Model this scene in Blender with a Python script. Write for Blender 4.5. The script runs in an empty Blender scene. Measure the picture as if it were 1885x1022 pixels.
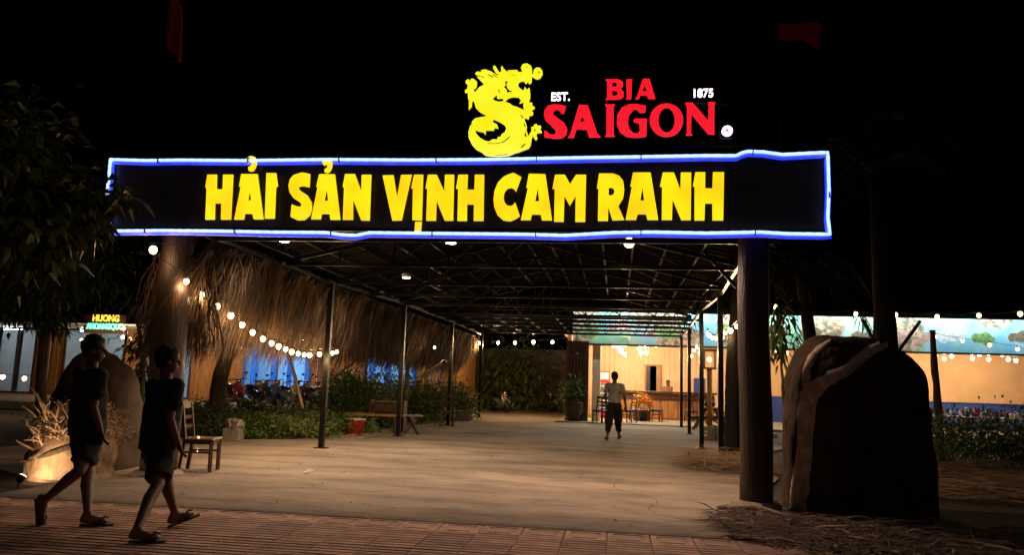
import bpy, bmesh, math, random
import numpy as np
from mathutils import Vector, Matrix, noise
from mathutils.geometry import tessellate_polygon
from mathutils.bvhtree import BVHTree
R = math.radians
random.seed(7); RNG = np.random.default_rng(7)
S = bpy.context.scene
COL = S.collection

# ------------------------------------------------------------------ camera
CAM_H = 1.4; FPX = 1400.0; CX, CY = 942.5, 511.0
_th, _ph, _ro = R(8.0), R(7.92), R(1.85)
_fh = Vector((-math.sin(_th), math.cos(_th), 0)); _r = Vector((math.cos(_th), math.sin(_th), 0)); _z = Vector((0, 0, 1))
FWD = _fh*math.cos(_ph) + _z*math.sin(_ph); _up = _z*math.cos(_ph) - _fh*math.sin(_ph)
CR = _r*math.cos(_ro) + _up*math.sin(_ro); CU = _up*math.cos(_ro) - _r*math.sin(_ro)
CO = Vector((0, 0, CAM_H))
cam = bpy.data.objects.new('camera', bpy.data.cameras.new('camera')); COL.objects.link(cam)
cam.matrix_world = Matrix((( CR.x, CU.x, -FWD.x, CO.x), (CR.y, CU.y, -FWD.y, CO.y), (CR.z, CU.z, -FWD.z, CO.z), (0, 0, 0, 1)))
cam.data.sensor_width = 36; cam.data.lens = 36*FPX/1885; cam.data.clip_start = .05; cam.data.clip_end = 3000
S.camera = cam

# ------------------------------------------------------------------ world, moon, exposure (a night picture)
W = bpy.data.worlds.new('World'); S.world = W; W.use_nodes = True
nt = W.node_tree; sky = nt.nodes.new('ShaderNodeTexSky'); sky.sky_type = 'NISHITA'; sky.sun_disc = False
sky.sun_elevation = R(-6.0); sky.sun_rotation = R(155)
nt.nodes['Background'].inputs[1].default_value = .012
nt.links.new(sky.outputs[0], nt.nodes['Background'].inputs[0])
sun = bpy.data.lights.new('moon', 'SUN'); sun.energy = .05; sun.angle = R(.5); sun.color = (1, .93, .85)
suno = bpy.data.objects.new('moon', sun); COL.objects.link(suno); suno.rotation_euler = (R(48), 0, R(25))
S.view_settings.view_transform = 'Standard'; S.view_settings.look = 'None'
S.view_settings.exposure = 0.0; S.view_settings.gamma = 1; S.view_settings.use_curve_mapping = False
S.render.engine = 'CYCLES'
cy = S.cycles
cy.use_denoising = True; cy.denoiser = 'OPENIMAGEDENOISE'; cy.use_light_tree = True
cy.max_bounces = 6; cy.diffuse_bounces = 3; cy.glossy_bounces = 3; cy.transmission_bounces = 4; cy.transparent_max_bounces = 8
cy.sample_clamp_indirect = 3.0; cy.caustics_reflective = False; cy.caustics_refractive = False

# ------------------------------------------------------------------ pixel (of the 1885 px photograph) -> point in the place
def _d(x, y): return FWD*FPX + CR*(x-CX) - CU*(y-CY)
def AY(x, y, Y): v = _d(x, y); return CO + v*(Y/v.y)
def AX(x, y, X): v = _d(x, y); return CO + v*(X/v.x)
def AG(x, y, z=0.0): v = _d(x, y); return CO + v*((z-CAM_H)/v.z)
def PJ(p):
    v = Vector(p)-CO; w = v.dot(FWD)
    return (CX+FPX*v.dot(CR)/w, CY-FPX*v.dot(CU)/w, w)

# ------------------------------------------------------------------ materials
MATS = {}
def mat(name, col, rough=.7, var=.25, scale=6.0, bump=0.0, bscale=None, metal=0.0, stretch=(1, 1, 1), spec=.5, detail=6, col2=None, emit=None, estr=0.0, trans=0.0, coat=0.0):
    if name in MATS: return MATS[name]
    m = bpy.data.materials.new(name); m.use_nodes = True; t = m.node_tree; b = t.nodes['Principled BSDF']; L = t.links.new
    tc = t.nodes.new('ShaderNodeTexCoord'); mp = t.nodes.new('ShaderNodeMapping'); mp.inputs['Scale'].default_value = stretch
    L(tc.outputs['Object'], mp.inputs[0])
    n = t.nodes.new('ShaderNodeTexNoise'); n.inputs['Scale'].default_value = scale; n.inputs['Detail'].default_value = detail; n.inputs['Roughness'].default_value = .62
    L(mp.outputs[0], n.inputs['Vector'])
    oi = t.nodes.new('ShaderNodeObjectInfo')
    cr = t.nodes.new('ShaderNodeValToRGB'); c = col; c2 = col2 or tuple(x*(1-var) for x in c)
    cr.color_ramp.elements[0].position = .32; cr.color_ramp.elements[1].position = .68
    cr.color_ramp.elements[0].color = (*c2, 1); cr.color_ramp.elements[1].color = (*[min(1, x*(1+var*.5)) for x in c], 1)
    L(n.outputs[0], cr.inputs[0])
    hs = t.nodes.new('ShaderNodeHueSaturation'); mr = t.nodes.new('ShaderNodeMapRange')
    mr.inputs[3].default_value = 1-var*.5; mr.inputs[4].default_value = 1+var*.4
    L(oi.outputs['Random'], mr.inputs[0]); L(mr.outputs[0], hs.inputs['Value']); L(cr.outputs[0], hs.inputs['Color']); L(hs.outputs[0], b.inputs['Base Color'])
    rr = t.nodes.new('ShaderNodeMapRange'); rr.inputs[3].default_value = max(.03, rough-.12); rr.inputs[4].default_value = min(1, rough+.12)
    L(n.outputs[0], rr.inputs[0]); L(rr.outputs[0], b.inputs['Roughness'])
    b.inputs['Metallic'].default_value = metal; b.inputs['Specular IOR Level'].default_value = spec; b.inputs['Coat Weight'].default_value = coat
    if trans: b.inputs['Transmission Weight'].default_value = trans
    if bump:
        n2 = t.nodes.new('ShaderNodeTexNoise'); n2.inputs['Scale'].default_value = bscale or scale*5; n2.inputs['Detail'].default_value = 8
        L(mp.outputs[0], n2.inputs['Vector']); bp = t.nodes.new('ShaderNodeBump'); bp.inputs['Strength'].default_value = bump; bp.inputs['Distance'].default_value = .03
        L(n2.outputs[0], bp.inputs['Height']); L(bp.outputs[0], b.inputs['Normal'])
    if emit: b.inputs['Emission Color'].default_value = (*emit, 1); b.inputs['Emission Strength'].default_value = estr
    MATS[name] = m; return m
def glow(name, col, strength, col2=None, scale=3.0, body=(.6, .6, .6)):
    """a thing that gives off light, with a little unevenness over its face"""
    if name in MATS: return MATS[name]
    m = bpy.data.materials.new(name); m.use_nodes = True; t = m.node_tree; b = t.nodes['Principled BSDF']; L = t.links.new
    b.inputs['Base Color'].default_value = (*body, 1); b.inputs['Roughness'].default_value = .4
    tc = t.nodes.new('ShaderNodeTexCoord'); n = t.nodes.new('ShaderNodeTexNoise'); n.inputs['Scale'].default_value = scale; n.inputs['Detail'].default_value = 3
    L(tc.outputs['Object'], n.inputs[0]); cr = t.nodes.new('ShaderNodeValToRGB')
    cr.color_ramp.elements[0].position = .35; cr.color_ramp.elements[1].position = .6
    cr.color_ramp.elements[0].color = (*(col2 or tuple(c*.75 for c in col)), 1); cr.color_ramp.elements[1].color = (*col, 1)
    L(n.outputs[0], cr.inputs[0]); L(cr.outputs[0], b.inputs['Emission Color']); b.inputs['Emission Strength'].default_value = strength
    MATS[name] = m; return m

concrete = mat('yard concrete', (.38, .295, .225), .86, .35, .35, .6, 9, col2=(.24, .185, .14), detail=12)
_t = concrete.node_tree; _b = _t.nodes['Principled BSDF']; _l = _b.inputs['Base Color'].links[0]; _src = _l.from_socket      # damp and dusty patches
_tc = _t.nodes.new('ShaderNodeTexCoord'); _mp = _t.nodes.new('ShaderNodeMapping'); _mp.inputs['Scale'].default_value = (.45, 1.3, 1); _t.links.new(_tc.outputs['Object'], _mp.inputs[0])
_n = _t.nodes.new('ShaderNodeTexNoise'); _n.inputs['Scale'].default_value = 1.1; _n.inputs['Detail'].default_value = 9; _n.inputs['Roughness'].default_value = .68; _t.links.new(_mp.outputs[0], _n.inputs[0])
_c = _t.nodes.new('ShaderNodeValToRGB'); _c.color_ramp.elements[0].position = .36; _c.color_ramp.elements[0].color = (.42, .41, .40, 1); _c.color_ramp.elements[1].position = .57; _c.color_ramp.elements[1].color = (1, 1, 1, 1); _t.links.new(_n.outputs[0], _c.inputs[0])
_m = _t.nodes.new('ShaderNodeMixRGB'); _m.blend_type = 'MULTIPLY'; _m.inputs[0].default_value = .85; _t.links.new(_src, _m.inputs[1]); _t.links.new(_c.outputs[0], _m.inputs[2]); _t.links.new(_m.outputs[0], _b.inputs['Base Color'])
tile_m = mat('pavement tile', (.52, .29, .215), .75, .45, 2.5, .3, 60)
grout = mat('pavement grout', (.16, .085, .06), .9, .3, 10, .2)
soil = mat('soil', (.055, .036, .023), .95, .5, 3, .6, 25)
darkwood = mat('dark log', (.042, .019, .010), .55, .5, 3, .5, 8, stretch=(6, 6, .5))
board_m = mat('sign board', (.055, .034, .028), .38, .4, 2)
black_steel = mat('black painted steel', (.006, .0055, .0055), .34, .3, 5, spec=.25)
grey_steel = mat('grey steel', (.07, .064, .06), .30, .4, 7, metal=.85)
roof_m = mat('roof sheet', (.006, .0045, .004), .8, .4, 2, spec=.08)
thatch_m = mat('palm thatch', (.115, .066, .03), .8, .6, 5)
thatch_l = mat('pale palm thatch', (.22, .13, .062), .75, .5, 5)
thatch_k = mat('old palm thatch', (.04, .023, .012), .85, .5, 5)
thatch_d = mat('thatch backing', (.075, .045, .022), .95, .5, 8, .4)
wood_w = mat('orange stained wood', (.40, .19, .06), .55, .45, 3, .3, 10, stretch=(5, 5, .6))
wood_d = mat('dark stained wood', (.09, .035, .018), .4, .45, 4, .2, 12, stretch=(4, 4, .8), coat=.3)
wood_p = mat('weathered plank', (.34, .26, .17), .8, .4, 5, .3, 20, stretch=(.8, 5, 5))
bamboo = mat('bamboo', (.45, .33, .17), .5, .3, 4, .1)
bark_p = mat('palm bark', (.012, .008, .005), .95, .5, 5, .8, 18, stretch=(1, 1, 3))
bark = mat('bark', (.13, .085, .05), .9, .5, 5, .8, 18, stretch=(2, 2, .7))
leafA = mat('shrub leaf', (.13, .195, .045), .55, .5, 3, spec=.3)
leafB = mat('dark broad leaf', (.10, .145, .04), .5, .5, 3, spec=.3)
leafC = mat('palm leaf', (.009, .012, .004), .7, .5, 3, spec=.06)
leafN = mat('near broad leaf', (.23, .26, .08), .5, .6, 3, spec=.3)
leafD = mat('yellow green leaf', (.18, .215, .05), .55, .5, 3)
dryleaf = mat('dry palm litter', (.26, .165, .09), .85, .55, 4)
stone_d = mat('dark boulder', (.065, .038, .023), .88, .7, 3.2, 1.0, 10, spec=.15)
stone_v = mat('pale vein', (.52, .37, .24), .7, .45, 9, .6, 30)
stone_b = mat('brown boulder', (.075, .045, .028), .85, .5, 2, .7, 7)
rootm = mat('driftwood root', (.55, .36, .21), .85, .45, 6, .9, 14)
stone_g = mat('pale kerb stone', (.30, .26, .20), .85, .35, 4, .4, 20)
skin = mat('skin', (.15, .068, .04), .5, .15, 8)
hairm = mat('hair', (.010, .008, .007), .75, .3, 30)
cl_black = mat('black cloth', (.006, .006, .0065), .9, .3, 12, .2, 60)
cl_grey = mat('grey cloth', (.38, .38, .38), .9, .3, 6, .2, 40)
cl_dark = mat('dark shorts cloth', (.016, .012, .011), .9, .3, 12, .2, 60)
rubber = mat('sandal rubber', (.05, .03, .022), .7, .2, 8)
flagm = mat('red flag cloth', (.45, .02, .03), .8, .3, 4)
cream = mat('cream panel wall', (.74, .56, .37), .6, .15, 1.2, .1, 8)
orangew = mat('orange wall paint', (.74, .47, .25), .6, .15, 1.0, .1, 8)
bluep = mat('blue paint', (.03, .07, .32), .5, .2, 2)
blue_lit_wall = mat('pale blue wall paint', (.34, .55, .78), .5, .2, 1.0)  # blue of the room's light put into the wall colour
blue_cur = mat('blue curtain', (.10, .32, .75), .7, .3, 3, stretch=(6, 6, .3))
_t = blue_cur.node_tree; _tl = _t.nodes.new('ShaderNodeBsdfTranslucent'); _tl.inputs[0].default_value = (.12, .40, .85, 1); _ms = _t.nodes.new('ShaderNodeMixShader'); _ms.inputs[0].default_value = .55
_t.links.new(_t.nodes['Principled BSDF'].outputs[0], _ms.inputs[1]); _t.links.new(_tl.outputs[0], _ms.inputs[2]); _t.links.new(_ms.outputs[0], _t.nodes['Material Output'].inputs[0])
whitep = mat('white paint', (.75, .72, .66), .5, .1, 3)
greyw = mat('garden wall plaster', (.33, .22, .16), .85, .35, 1.5, .3, 12)
redp = mat('red plastic', (.55, .025, .03), .4, .15, 3)
darkp = mat('dark plastic', (.02, .02, .022), .35, .2, 3)
bluecloth = mat('blue chair cover', (.04, .08, .28), .8, .2, 5)
yel = mat('yellow petals', (.8, .42, .03), .6, .3, 8)
org = mat('orange petals', (.75, .16, .03), .6, .3, 8)
chrome = mat('chrome', (.7, .7, .7), .18, .1, 3, metal=1)
tyre = mat('tyre', (.015, .015, .015), .8, .2, 6)
clay = mat('glazed dark pot', (.05, .03, .022), .3, .3, 4)

glassm = bpy.data.materials.new('window glass'); glassm.use_nodes = True
_t = glassm.node_tree; _b = _t.nodes['Principled BSDF']; _o = _t.nodes['Material Output']
_tr = _t.nodes.new('ShaderNodeBsdfTransparent'); _tr.inputs[0].default_value = (.86, .92, .97, 1)
_gl = _t.nodes.new('ShaderNodeBsdfGlossy'); _gl.inputs['Roughness'].default_value = .06
_fr = _t.nodes.new('ShaderNodeFresnel'); _fr.inputs[0].default_value = 1.5; _mx = _t.nodes.new('ShaderNodeMixShader')
_t.links.new(_fr.outputs[0], _mx.inputs[0]); _t.links.new(_tr.outputs[0], _mx.inputs[1]); _t.links.new(_gl.outputs[0], _mx.inputs[2]); _t.links.new(_mx.outputs[0], _o.inputs[0])

BULB = 5.0
bulb_m = glow('string bulb glass', (1, .66, .32), BULB, (1, .64, .30))
bulb_cool = glow('cool bulb glass', (1, .80, .52), 6, (1, .78, .50))
bulb_warm = glow('orange bulb glass', (1, .50, .16), 4, (1, .48, .15))
yellow_m = glow('yellow sign face', (1.0, .82, .0), 1.05, (1.0, .62, .0), 2.6)
yellow2 = glow('lemon sign face', (.98, .95, .02), 1.0, (.95, .84, .0), 2.5)
red_m = glow('red LED face', (1.0, .004, .02), 1.0, (.85, .0, .015), 60)
white_m = glow('white LED face', (1.0, .82, 1.0), 2.0, (1, .70, .95))
rope_w = glow('LED rope core', (.44, .62, 1.0), 1.8, (.32, .50, 1.0), 25)
rope_b = glow('LED rope blue sleeve', (.012, .05, 1.0), .95, (.008, .03, .75), 4)  # colour of the blue halo round the rope
cyan_m = glow('cyan LED strip', (.60, .88, 1.0), 150)
green_m = glow('green LED letters', (.02, .9, .40), 2.6, (.01, .8, .34))
gold_m = glow('gold LED letters', (1.0, .58, .02), 1.8)
tube_m = glow('fluorescent tube', (.80, .92, 1.0), 100)

# ------------------------------------------------------------------ mesh helpers
class MB:
    def __init__(s): s.v = []; s.f = []
    def add(s, vs, fs):
        o = len(s.v); s.v += [tuple(p) for p in vs]; s.f += [tuple(i+o for i in f) for f in fs]; return s
    def box(s, c, size, M=None):
        x, y, z = [a/2 for a in size]; c = Vector(c)
        vs = [Vector((a*x, b*y, d*z)) for d in (-1, 1) for a, b in ((-1, -1), (1, -1), (1, 1), (-1, 1))]
        if M is not None: vs = [M @ p for p in vs]
        return s.add([p+c for p in vs], [(3, 2, 1, 0), (4, 5, 6, 7), (0, 1, 5, 4), (1, 2, 6, 5), (2, 3, 7, 6), (3, 0, 4, 7)])
    def cbox(s, c, size, b=.01, M=None):
        """box with chamfered vertical and top edges"""
        x, y, z = [a/2 for a in size]; c = Vector(c); b = min(b, x*.8, y*.8, z*.8)
        def ring(hx, hy, zz): return [(-hx+b, -hy, zz), (hx-b, -hy, zz), (hx, -hy+b, zz), (hx, hy-b, zz), (hx-b, hy, zz), (-hx+b, hy, zz), (-hx, hy-b, zz), (-hx, -hy+b, zz)]
        rings = [ring(x, y, -z), ring(x, y, z-b), ring(x-b, y-b, z)]
        vs = [Vector(p) for r_ in rings for p in r_]; fs = [tuple(range(7, -1, -1)), tuple(range(16, 24))]
        for k in range(2):
            for i in range(8): fs.append((k*8+i, k*8+(i+1) % 8, k*8+8+(i+1) % 8, k*8+8+i))
        if M is not None: vs = [M @ p for p in vs]
        return s.add([p+c for p in vs], fs)
    def bar(s, a, b, w, h=None):
        a, b = Vector(a), Vector(b); d = b-a; h = h or w
        q = d.to_track_quat('Z', 'Y').to_matrix()
        return s.box((a+b)/2, (w, h, d.length), q)
    def tube(s, path, rad, n=8, caps=True):
        path = [Vector(p) for p in path]; m = len(path)
        if not hasattr(rad, '__len__'): rad = [rad]*m
        rings = []; ref = None
        for i, p in enumerate(path):
            t = (path[min(i+1, m-1)]-path[max(i-1, 0)])
            t = t.normalized() if t.length > 1e-9 else Vector((0, 0, 1))
            if ref is None: ref = Vector((1, 0, 0)) if abs(t.x) < .9 else Vector((0, 1, 0))
            u = (ref - t*ref.dot(t)); u = u.normalized() if u.length > 1e-6 else t.orthogonal().normalized()
            ref = u; w = t.cross(u)
            r_ = rad[i]; r1, r2 = (r_ if hasattr(r_, '__len__') else (r_, r_))
            rings.append([p + u*math.cos(2*math.pi*k/n)*r1 + w*math.sin(2*math.pi*k/n)*r2 for k in range(n)])
        vs = [q for r_ in rings for q in r_]; fs = []
        for i in range(m-1):
            for k in range(n): fs.append((i*n+k, i*n+(k+1) % n, (i+1)*n+(k+1) % n, (i+1)*n+k))
        if caps: fs.append(tuple(range(n-1, -1, -1))); fs.append(tuple((m-1)*n+k for k in range(n)))
        return s.add(vs, fs)
    def sphere(s, c, r, n=12, m=8, M=None):
        c = Vector(c); r = r if hasattr(r, '__len__') else (r, r, r)
        vs = [Vector((0, 0, r[2]))]
        for j in range(1, m):
            a = math.pi*j/m
            for k in range(n): vs.append(Vector((r[0]*math.sin(a)*math.cos(2*math.pi*k/n), r[1]*math.sin(a)*math.sin(2*math.pi*k/n), r[2]*math.cos(a))))
        vs.append(Vector((0, 0, -r[2]))); fs = []
        for k in range(n): fs.append((0, 1+k, 1+(k+1) % n))
        for j in range(m-2):
            for k in range(n): fs.append((1+j*n+k, 1+(j+1)*n+k, 1+(j+1)*n+(k+1) % n, 1+j*n+(k+1) % n))
        e = len(vs)-1
        for k in range(n): fs.append((e, 1+(m-2)*n+(k+1) % n, 1+(m-2)*n+k))
        if M is not None: vs = [M @ p for p in vs]
        return s.add([p+c for p in vs], fs)
    def lathe(s, c, prof, n=20):
        c = Vector(c); vs = [c+Vector((r_*math.cos(2*math.pi*k/n), r_*math.sin(2*math.pi*k/n), z)) for r_, z in prof for k in range(n)]
        fs = [(i*n+k, i*n+(k+1) % n, (i+1)*n+(k+1) % n, (i+1)*n+k) for i in range(len(prof)-1) for k in range(n)]
        fs.append(tuple(range(n-1, -1, -1))); fs.append(tuple((len(prof)-1)*n+k for k in range(n)))
        return s.add(vs, fs)
    def prism(s, loops, d):
        """loops: outer + holes, lists of world points on one plane; d: thickness vector"""
        loops = [[Vector(p) for p in l] for l in loops]; d = Vector(d)
        flat = [p for l in loops for p in l]; n = len(flat)
        tris = tessellate_polygon(loops)
        fs = [tuple(t) for t in tris] + [tuple(i+n for i in reversed(t)) for t in tris]
        o = 0
        for l in loops:
            k = len(l)
            for i in range(k): fs.append((o+i, o+(i+1) % k, n+o+(i+1) % k, n+o+i))
            o += k
        return s.add(flat + [p+d for p in flat], fs)
    def mesh(s, name, m, smooth=False, origin=None):
        me = bpy.data.meshes.new(name)
        vs = s.v if origin is None else [(p[0]-origin[0], p[1]-origin[1], p[2]-origin[2]) for p in s.v]
        me.from_pydata(vs, [], s.f); me.materials.append(m)
        if smooth: me.polygons.foreach_set('use_smooth', [True]*len(me.polygons))
        return me
    def build(s, name, m, parent=None, smooth=False, fix=True):
        """verts are in world space; the object sits at its parent's origin (parents are never rotated when built this way)"""
        org = parent_world(parent) if parent else (0, 0, 0)
        me = s.mesh(name, m, smooth, org)
        if fix:
            bm = bmesh.new(); bm.from_mesh(me); bmesh.ops.recalc_face_normals(bm, faces=bm.faces); bm.to_mesh(me); bm.free()
        return link(name, me, parent)
def parent_world(p):
    v = Vector((0, 0, 0))
    while p is not None: v += p.location; p = p.parent
    return v
def link(name, me, parent=None):
    o = bpy.data.objects.new(name, me); COL.objects.link(o)
    if parent: o.parent = parent
    return o
def tag(o, label=None, cat=None, group=None, kind=None):
    if label: o['label'] = label
    if cat: o['category'] = cat
    if group: o['group'] = group
    if kind: o['kind'] = kind
    return o
def thing(name, label, cat, loc=(0, 0, 0), group=None):
    o = bpy.data.objects.new(name, None); COL.objects.link(o); o.location = loc; o.empty_display_size = .1
    return tag(o, label, cat, group)
def struct(o): o['kind'] = 'structure'; return o
def np_mesh(name, V, Fq, m, smooth=False):
    me = bpy.data.meshes.new(name); V = np.asarray(V, np.float32); Fq = np.asarray(Fq, np.int32); k = Fq.shape[1]
    me.vertices.add(len(V)); me.vertices.foreach_set('co', V.ravel()); me.loops.add(Fq.size); me.loops.foreach_set('vertex_index', Fq.ravel())
    me.polygons.add(len(Fq)); me.polygons.foreach_set('loop_start', np.arange(0, Fq.size, k, dtype=np.int32))
    if smooth: me.polygons.foreach_set('use_smooth', np.ones(len(Fq), bool))
    me.materials.append(m); me.update(calc_edges=True); me.validate(); return me
def copy_tree(o, parent=None):
    c = o.copy(); COL.objects.link(c)
    c.parent = parent
    for ch in [x for x in bpy.data.objects if x.parent == o]: copy_tree(ch, c)
    return c
def text_part(s, h, m, parent, c, w=None, extrude=.01, bold=.0, rotz=0.0, name='lettering'):
    cu = bpy.data.curves.new('t', 'FONT'); cu.body = s; cu.size = 1; cu.extrude = .5; cu.offset = bold; cu.align_x = 'CENTER'
    ob = bpy.data.objects.new('t', cu); COL.objects.link(ob); dg = bpy.context.evaluated_depsgraph_get(); dg.update()
    me = bpy.data.meshes.new_from_object(ob.evaluated_get(dg)); bpy.data.objects.remove(ob); bpy.data.curves.remove(cu)
    co = np.empty(len(me.vertices)*3); me.vertices.foreach_get('co', co); co = co.reshape(-1, 3)
    lo, hi = co.min(0), co.max(0); ctr = (lo+hi)/2; sz = hi-lo; kh = h/sz[1]; kw = (w/sz[0]) if w else kh
    out = np.stack([(co[:, 0]-ctr[0])*kw, -co[:, 2]*extrude, (co[:, 1]-ctr[1])*kh], 1)
    cz, sn = math.cos(rotz), math.sin(rotz); out = np.stack([out[:, 0]*cz-out[:, 1]*sn, out[:, 0]*sn+out[:, 1]*cz, out[:, 2]], 1)
    org = parent_world(parent); out += np.array(c)-np.array(org)
    me.vertices.foreach_set('co', out.ravel()); me.materials.clear(); me.materials.append(m); me.update()
    return link(name, me, parent)

# foliage: many bent leaves as one numpy mesh
def leaves(centres, dirs, length, width, droop=.25, jitter=.3):
    n = len(centres); L = length*(1+RNG.uniform(-jitter, jitter, n))[:, None]; Wd = width*(1+RNG.uniform(-jitter, jitter, n))[:, None]
    d = dirs/np.linalg.norm(dirs, axis=1, keepdims=True); up = RNG.normal(size=(n, 3))*.6+np.array([0, 0, 1.])
    s = np.cross(d, up); s /= np.linalg.norm(s, axis=1, keepdims=True)+1e-9; nn = np.cross(s, d)
    b = centres; m1 = b+d*L*.45+s*Wd*.5-nn*Wd*.12; m2 = b+d*L*.45-s*Wd*.5-nn*Wd*.12; tip = b+d*L-np.array([0, 0, 1.])*L*droop
    mid = b+d*L*.5
    V = np.stack([b, m1, mid, m2, tip], 1).reshape(-1, 3); k = np.arange(n)[:, None]*5
    F = np.concatenate([k+np.array([[0, 1, 2]]), k+np.array([[0, 2, 3]]), k+np.array([[1, 4, 2]]), k+np.array([[2, 4, 3]])])
    return V, F
def merge(parts):
    Vs, Fs, o = [], [], 0
    for V, F in parts: Vs.append(V); Fs.append(F+o); o += len(V)
    return np.concatenate(Vs), np.concatenate(Fs)
def bush_mesh(name, rx, ry, h, n, ll, lw, m, clumps=14, droop=.25):
    """leaves gathered in clumps through a mound"""
    cs = []
    for _ in range(clumps):
        a = RNG.uniform(0, 2*math.pi); q = math.sqrt(RNG.uniform(0, 1)); z = RNG.uniform(.12, 1)
        k = math.sqrt(max(.05, 1-(z*.85)**2)); cs.append((rx*q*k*math.cos(a), ry*q*k*math.sin(a), h*z*.85))
    cs = np.array(cs); idx = RNG.integers(0, clumps, n); spread = np.array([rx, ry, h*.8])*.27
    C = cs[idx]+RNG.normal(size=(n, 3))*spread; C[:, 2] = np.abs(C[:, 2])+.02
    D = (C-cs[idx])*2+RNG.normal(size=(n, 3))*.3+np.array([0, 0, .25])
    V, F = leaves(C, D, ll, lw, droop); return np_mesh(name, V, F, m)
def shrub(name, label, cat, loc, rx, ry, h, n, ll, lw, m, group=None, droop=.25, clumps=14):
    t = thing(name, label, cat, loc, group)
    link('foliage', bush_mesh('foliage', rx, ry, h, n, ll, lw, m, clumps, droop), t)
    b = MB()
    for k in range(5):
        a = k*1.3; b.tube([(0, 0, 0), (rx*.3*math.cos(a), ry*.3*math.sin(a), h*.4), (rx*.55*math.cos(a), ry*.55*math.sin(a), h*.75)], [.018, .012, .006], 5)
    o = link('stem', b.mesh('stem', bark), t)
    return t
def frond(base, dirv, length, width, nl, m_droop=.5, lift=.3):
    """one palm leaf: points of the rib and its leaflets (V,F triangles)"""
    base = np.array(base, float); dirv = np.array(dirv, float); dirv /= np.linalg.norm(dirv)
    ts = np.linspace(0, 1, nl); rib = base+dirv*length*ts[:, None]; rib[:, 2] += lift*length*ts*(1-ts)*2 - m_droop*length*ts**2
    tg = np.gradient(rib, axis=0); tg /= np.linalg.norm(tg, axis=1, keepdims=True)
    side = np.cross(tg, np.array([0, 0, 1.])); side /= np.linalg.norm(side, axis=1, keepdims=True)+1e-9
    parts = []
    for sg in (-1, 1):
        k = slice(2, None); C = rib[k]; n = len(C)
        D = side[k]*sg + tg[k]*.7 + RNG.normal(size=(n, 3))*.12 - np.array([0, 0, .25])
        w = width*np.sin(np.clip(ts[k], .06, .97)*math.pi)**.6
        d = D/np.linalg.norm(D, axis=1, keepdims=True); L = w[:, None]*(1+RNG.uniform(-.15, .15, n))[:, None]
        s2 = np.cross(d, np.array([0, 0, 1.])+RNG.normal(size=(n, 3))*.2); s2 /= np.linalg.norm(s2, axis=1, keepdims=True); wd = .018*length/2.2
        tip = C+d*L-np.array([0, 0, 1.])*L*.35; m1 = C+d*L*.45+s2*wd; m2 = C+d*L*.45-s2*wd
        V = np.stack([C, m1, tip, m2], 1).reshape(-1, 3); kk = np.arange(n)[:, None]*4
        parts.append((V, np.concatenate([kk+np.array([[0, 1, 3]]), kk+np.array([[1, 2, 3]])])))
    s3 = .012*length/2.2; a = rib+side*s3; b = rib-side*s3; c = rib-np.array([0, 0, s3*1.5])
    V = np.concatenate([a, b, c]); i = np.arange(nl-1)
    q = lambda p, o: np.concatenate([np.stack([p*nl+i, o*nl+i, o*nl+i+1], 1), np.stack([p*nl+i, o*nl+i+1, p*nl+i+1], 1)])
    parts.append((V, np.concatenate([q(0, 1), q(1, 2), q(2, 0)])))
    return merge(parts)

# ------------------------------------------------------------------ ground
def sheet(name, x0, x1, y0, y1, z, m, step=None, amp=0.0):
    b = MB(); step = step or max(x1-x0, y1-y0); nx = max(1, int((x1-x0)/step)); ny = max(1, int((y1-y0)/step))
    vs = [(x0+(x1-x0)*i/nx, y0+(y1-y0)*j/ny, z+amp*noise.noise(Vector((x0+(x1-x0)*i/nx, y0+(y1-y0)*j/ny, 0))*.9)) for j in range(ny+1) for i in range(nx+1)]
    b.add(vs, [(j*(nx+1)+i, j*(nx+1)+i+1, (j+1)*(nx+1)+i+1, (j+1)*(nx+1)+i) for j in range(ny) for i in range(nx)])
    return struct(b.build(name, m, smooth=True))
sheet('ground', -900, 900, -300, 1500, -.09, soil)
sheet('garden_soil', -40, 40, 7.72, 60, -.012, soil, .5, .012)
KERB = 7.67
# yard slab with a slightly wavy, chipped near edge
b = MB(); top = []; nx = 90; ys = [KERB+.02, KERB+.06, 8.6, 9.5, 10.2, 11, 13, 15.0, 15.7, 16.4, 20, 24, 28.4, 34, 46]
xa = lambda y: -6.7 if y < 9.3 else (-8.2 if y < 10 else (-10.5 if y < 15.5 else (-7.9 if y < 16 else (-7.0 if y < 29 else -10.5))))
xb = lambda y: 1.98 if y < 12 else (2.6 if y < 18 else 4.2)
for j, y in enumerate(ys):
    for i in range(nx+1):
        x = xa(y)+(xb(y)-xa(y))*i/nx; top.append((x+.03*noise.noise(Vector((x*3, y, 4))), y+(.012*noise.noise(Vector((x*5, 1, 0))) if j < 2 else 0), (.0 if j == 0 else .022)))
b.add(top, [(j*(nx+1)+i, j*(nx+1)+i+1, (j+1)*(nx+1)+i+1, (j+1)*(nx+1)+i) for j in range(len(ys)-1) for i in range(nx)])
struct(b.build('yard', concrete, smooth=True))
b = MB(); b.box((-1.5, KERB-6.0, -.055), (60, 12.0, .06))
pave = struct(b.build('pavement', grout))
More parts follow.
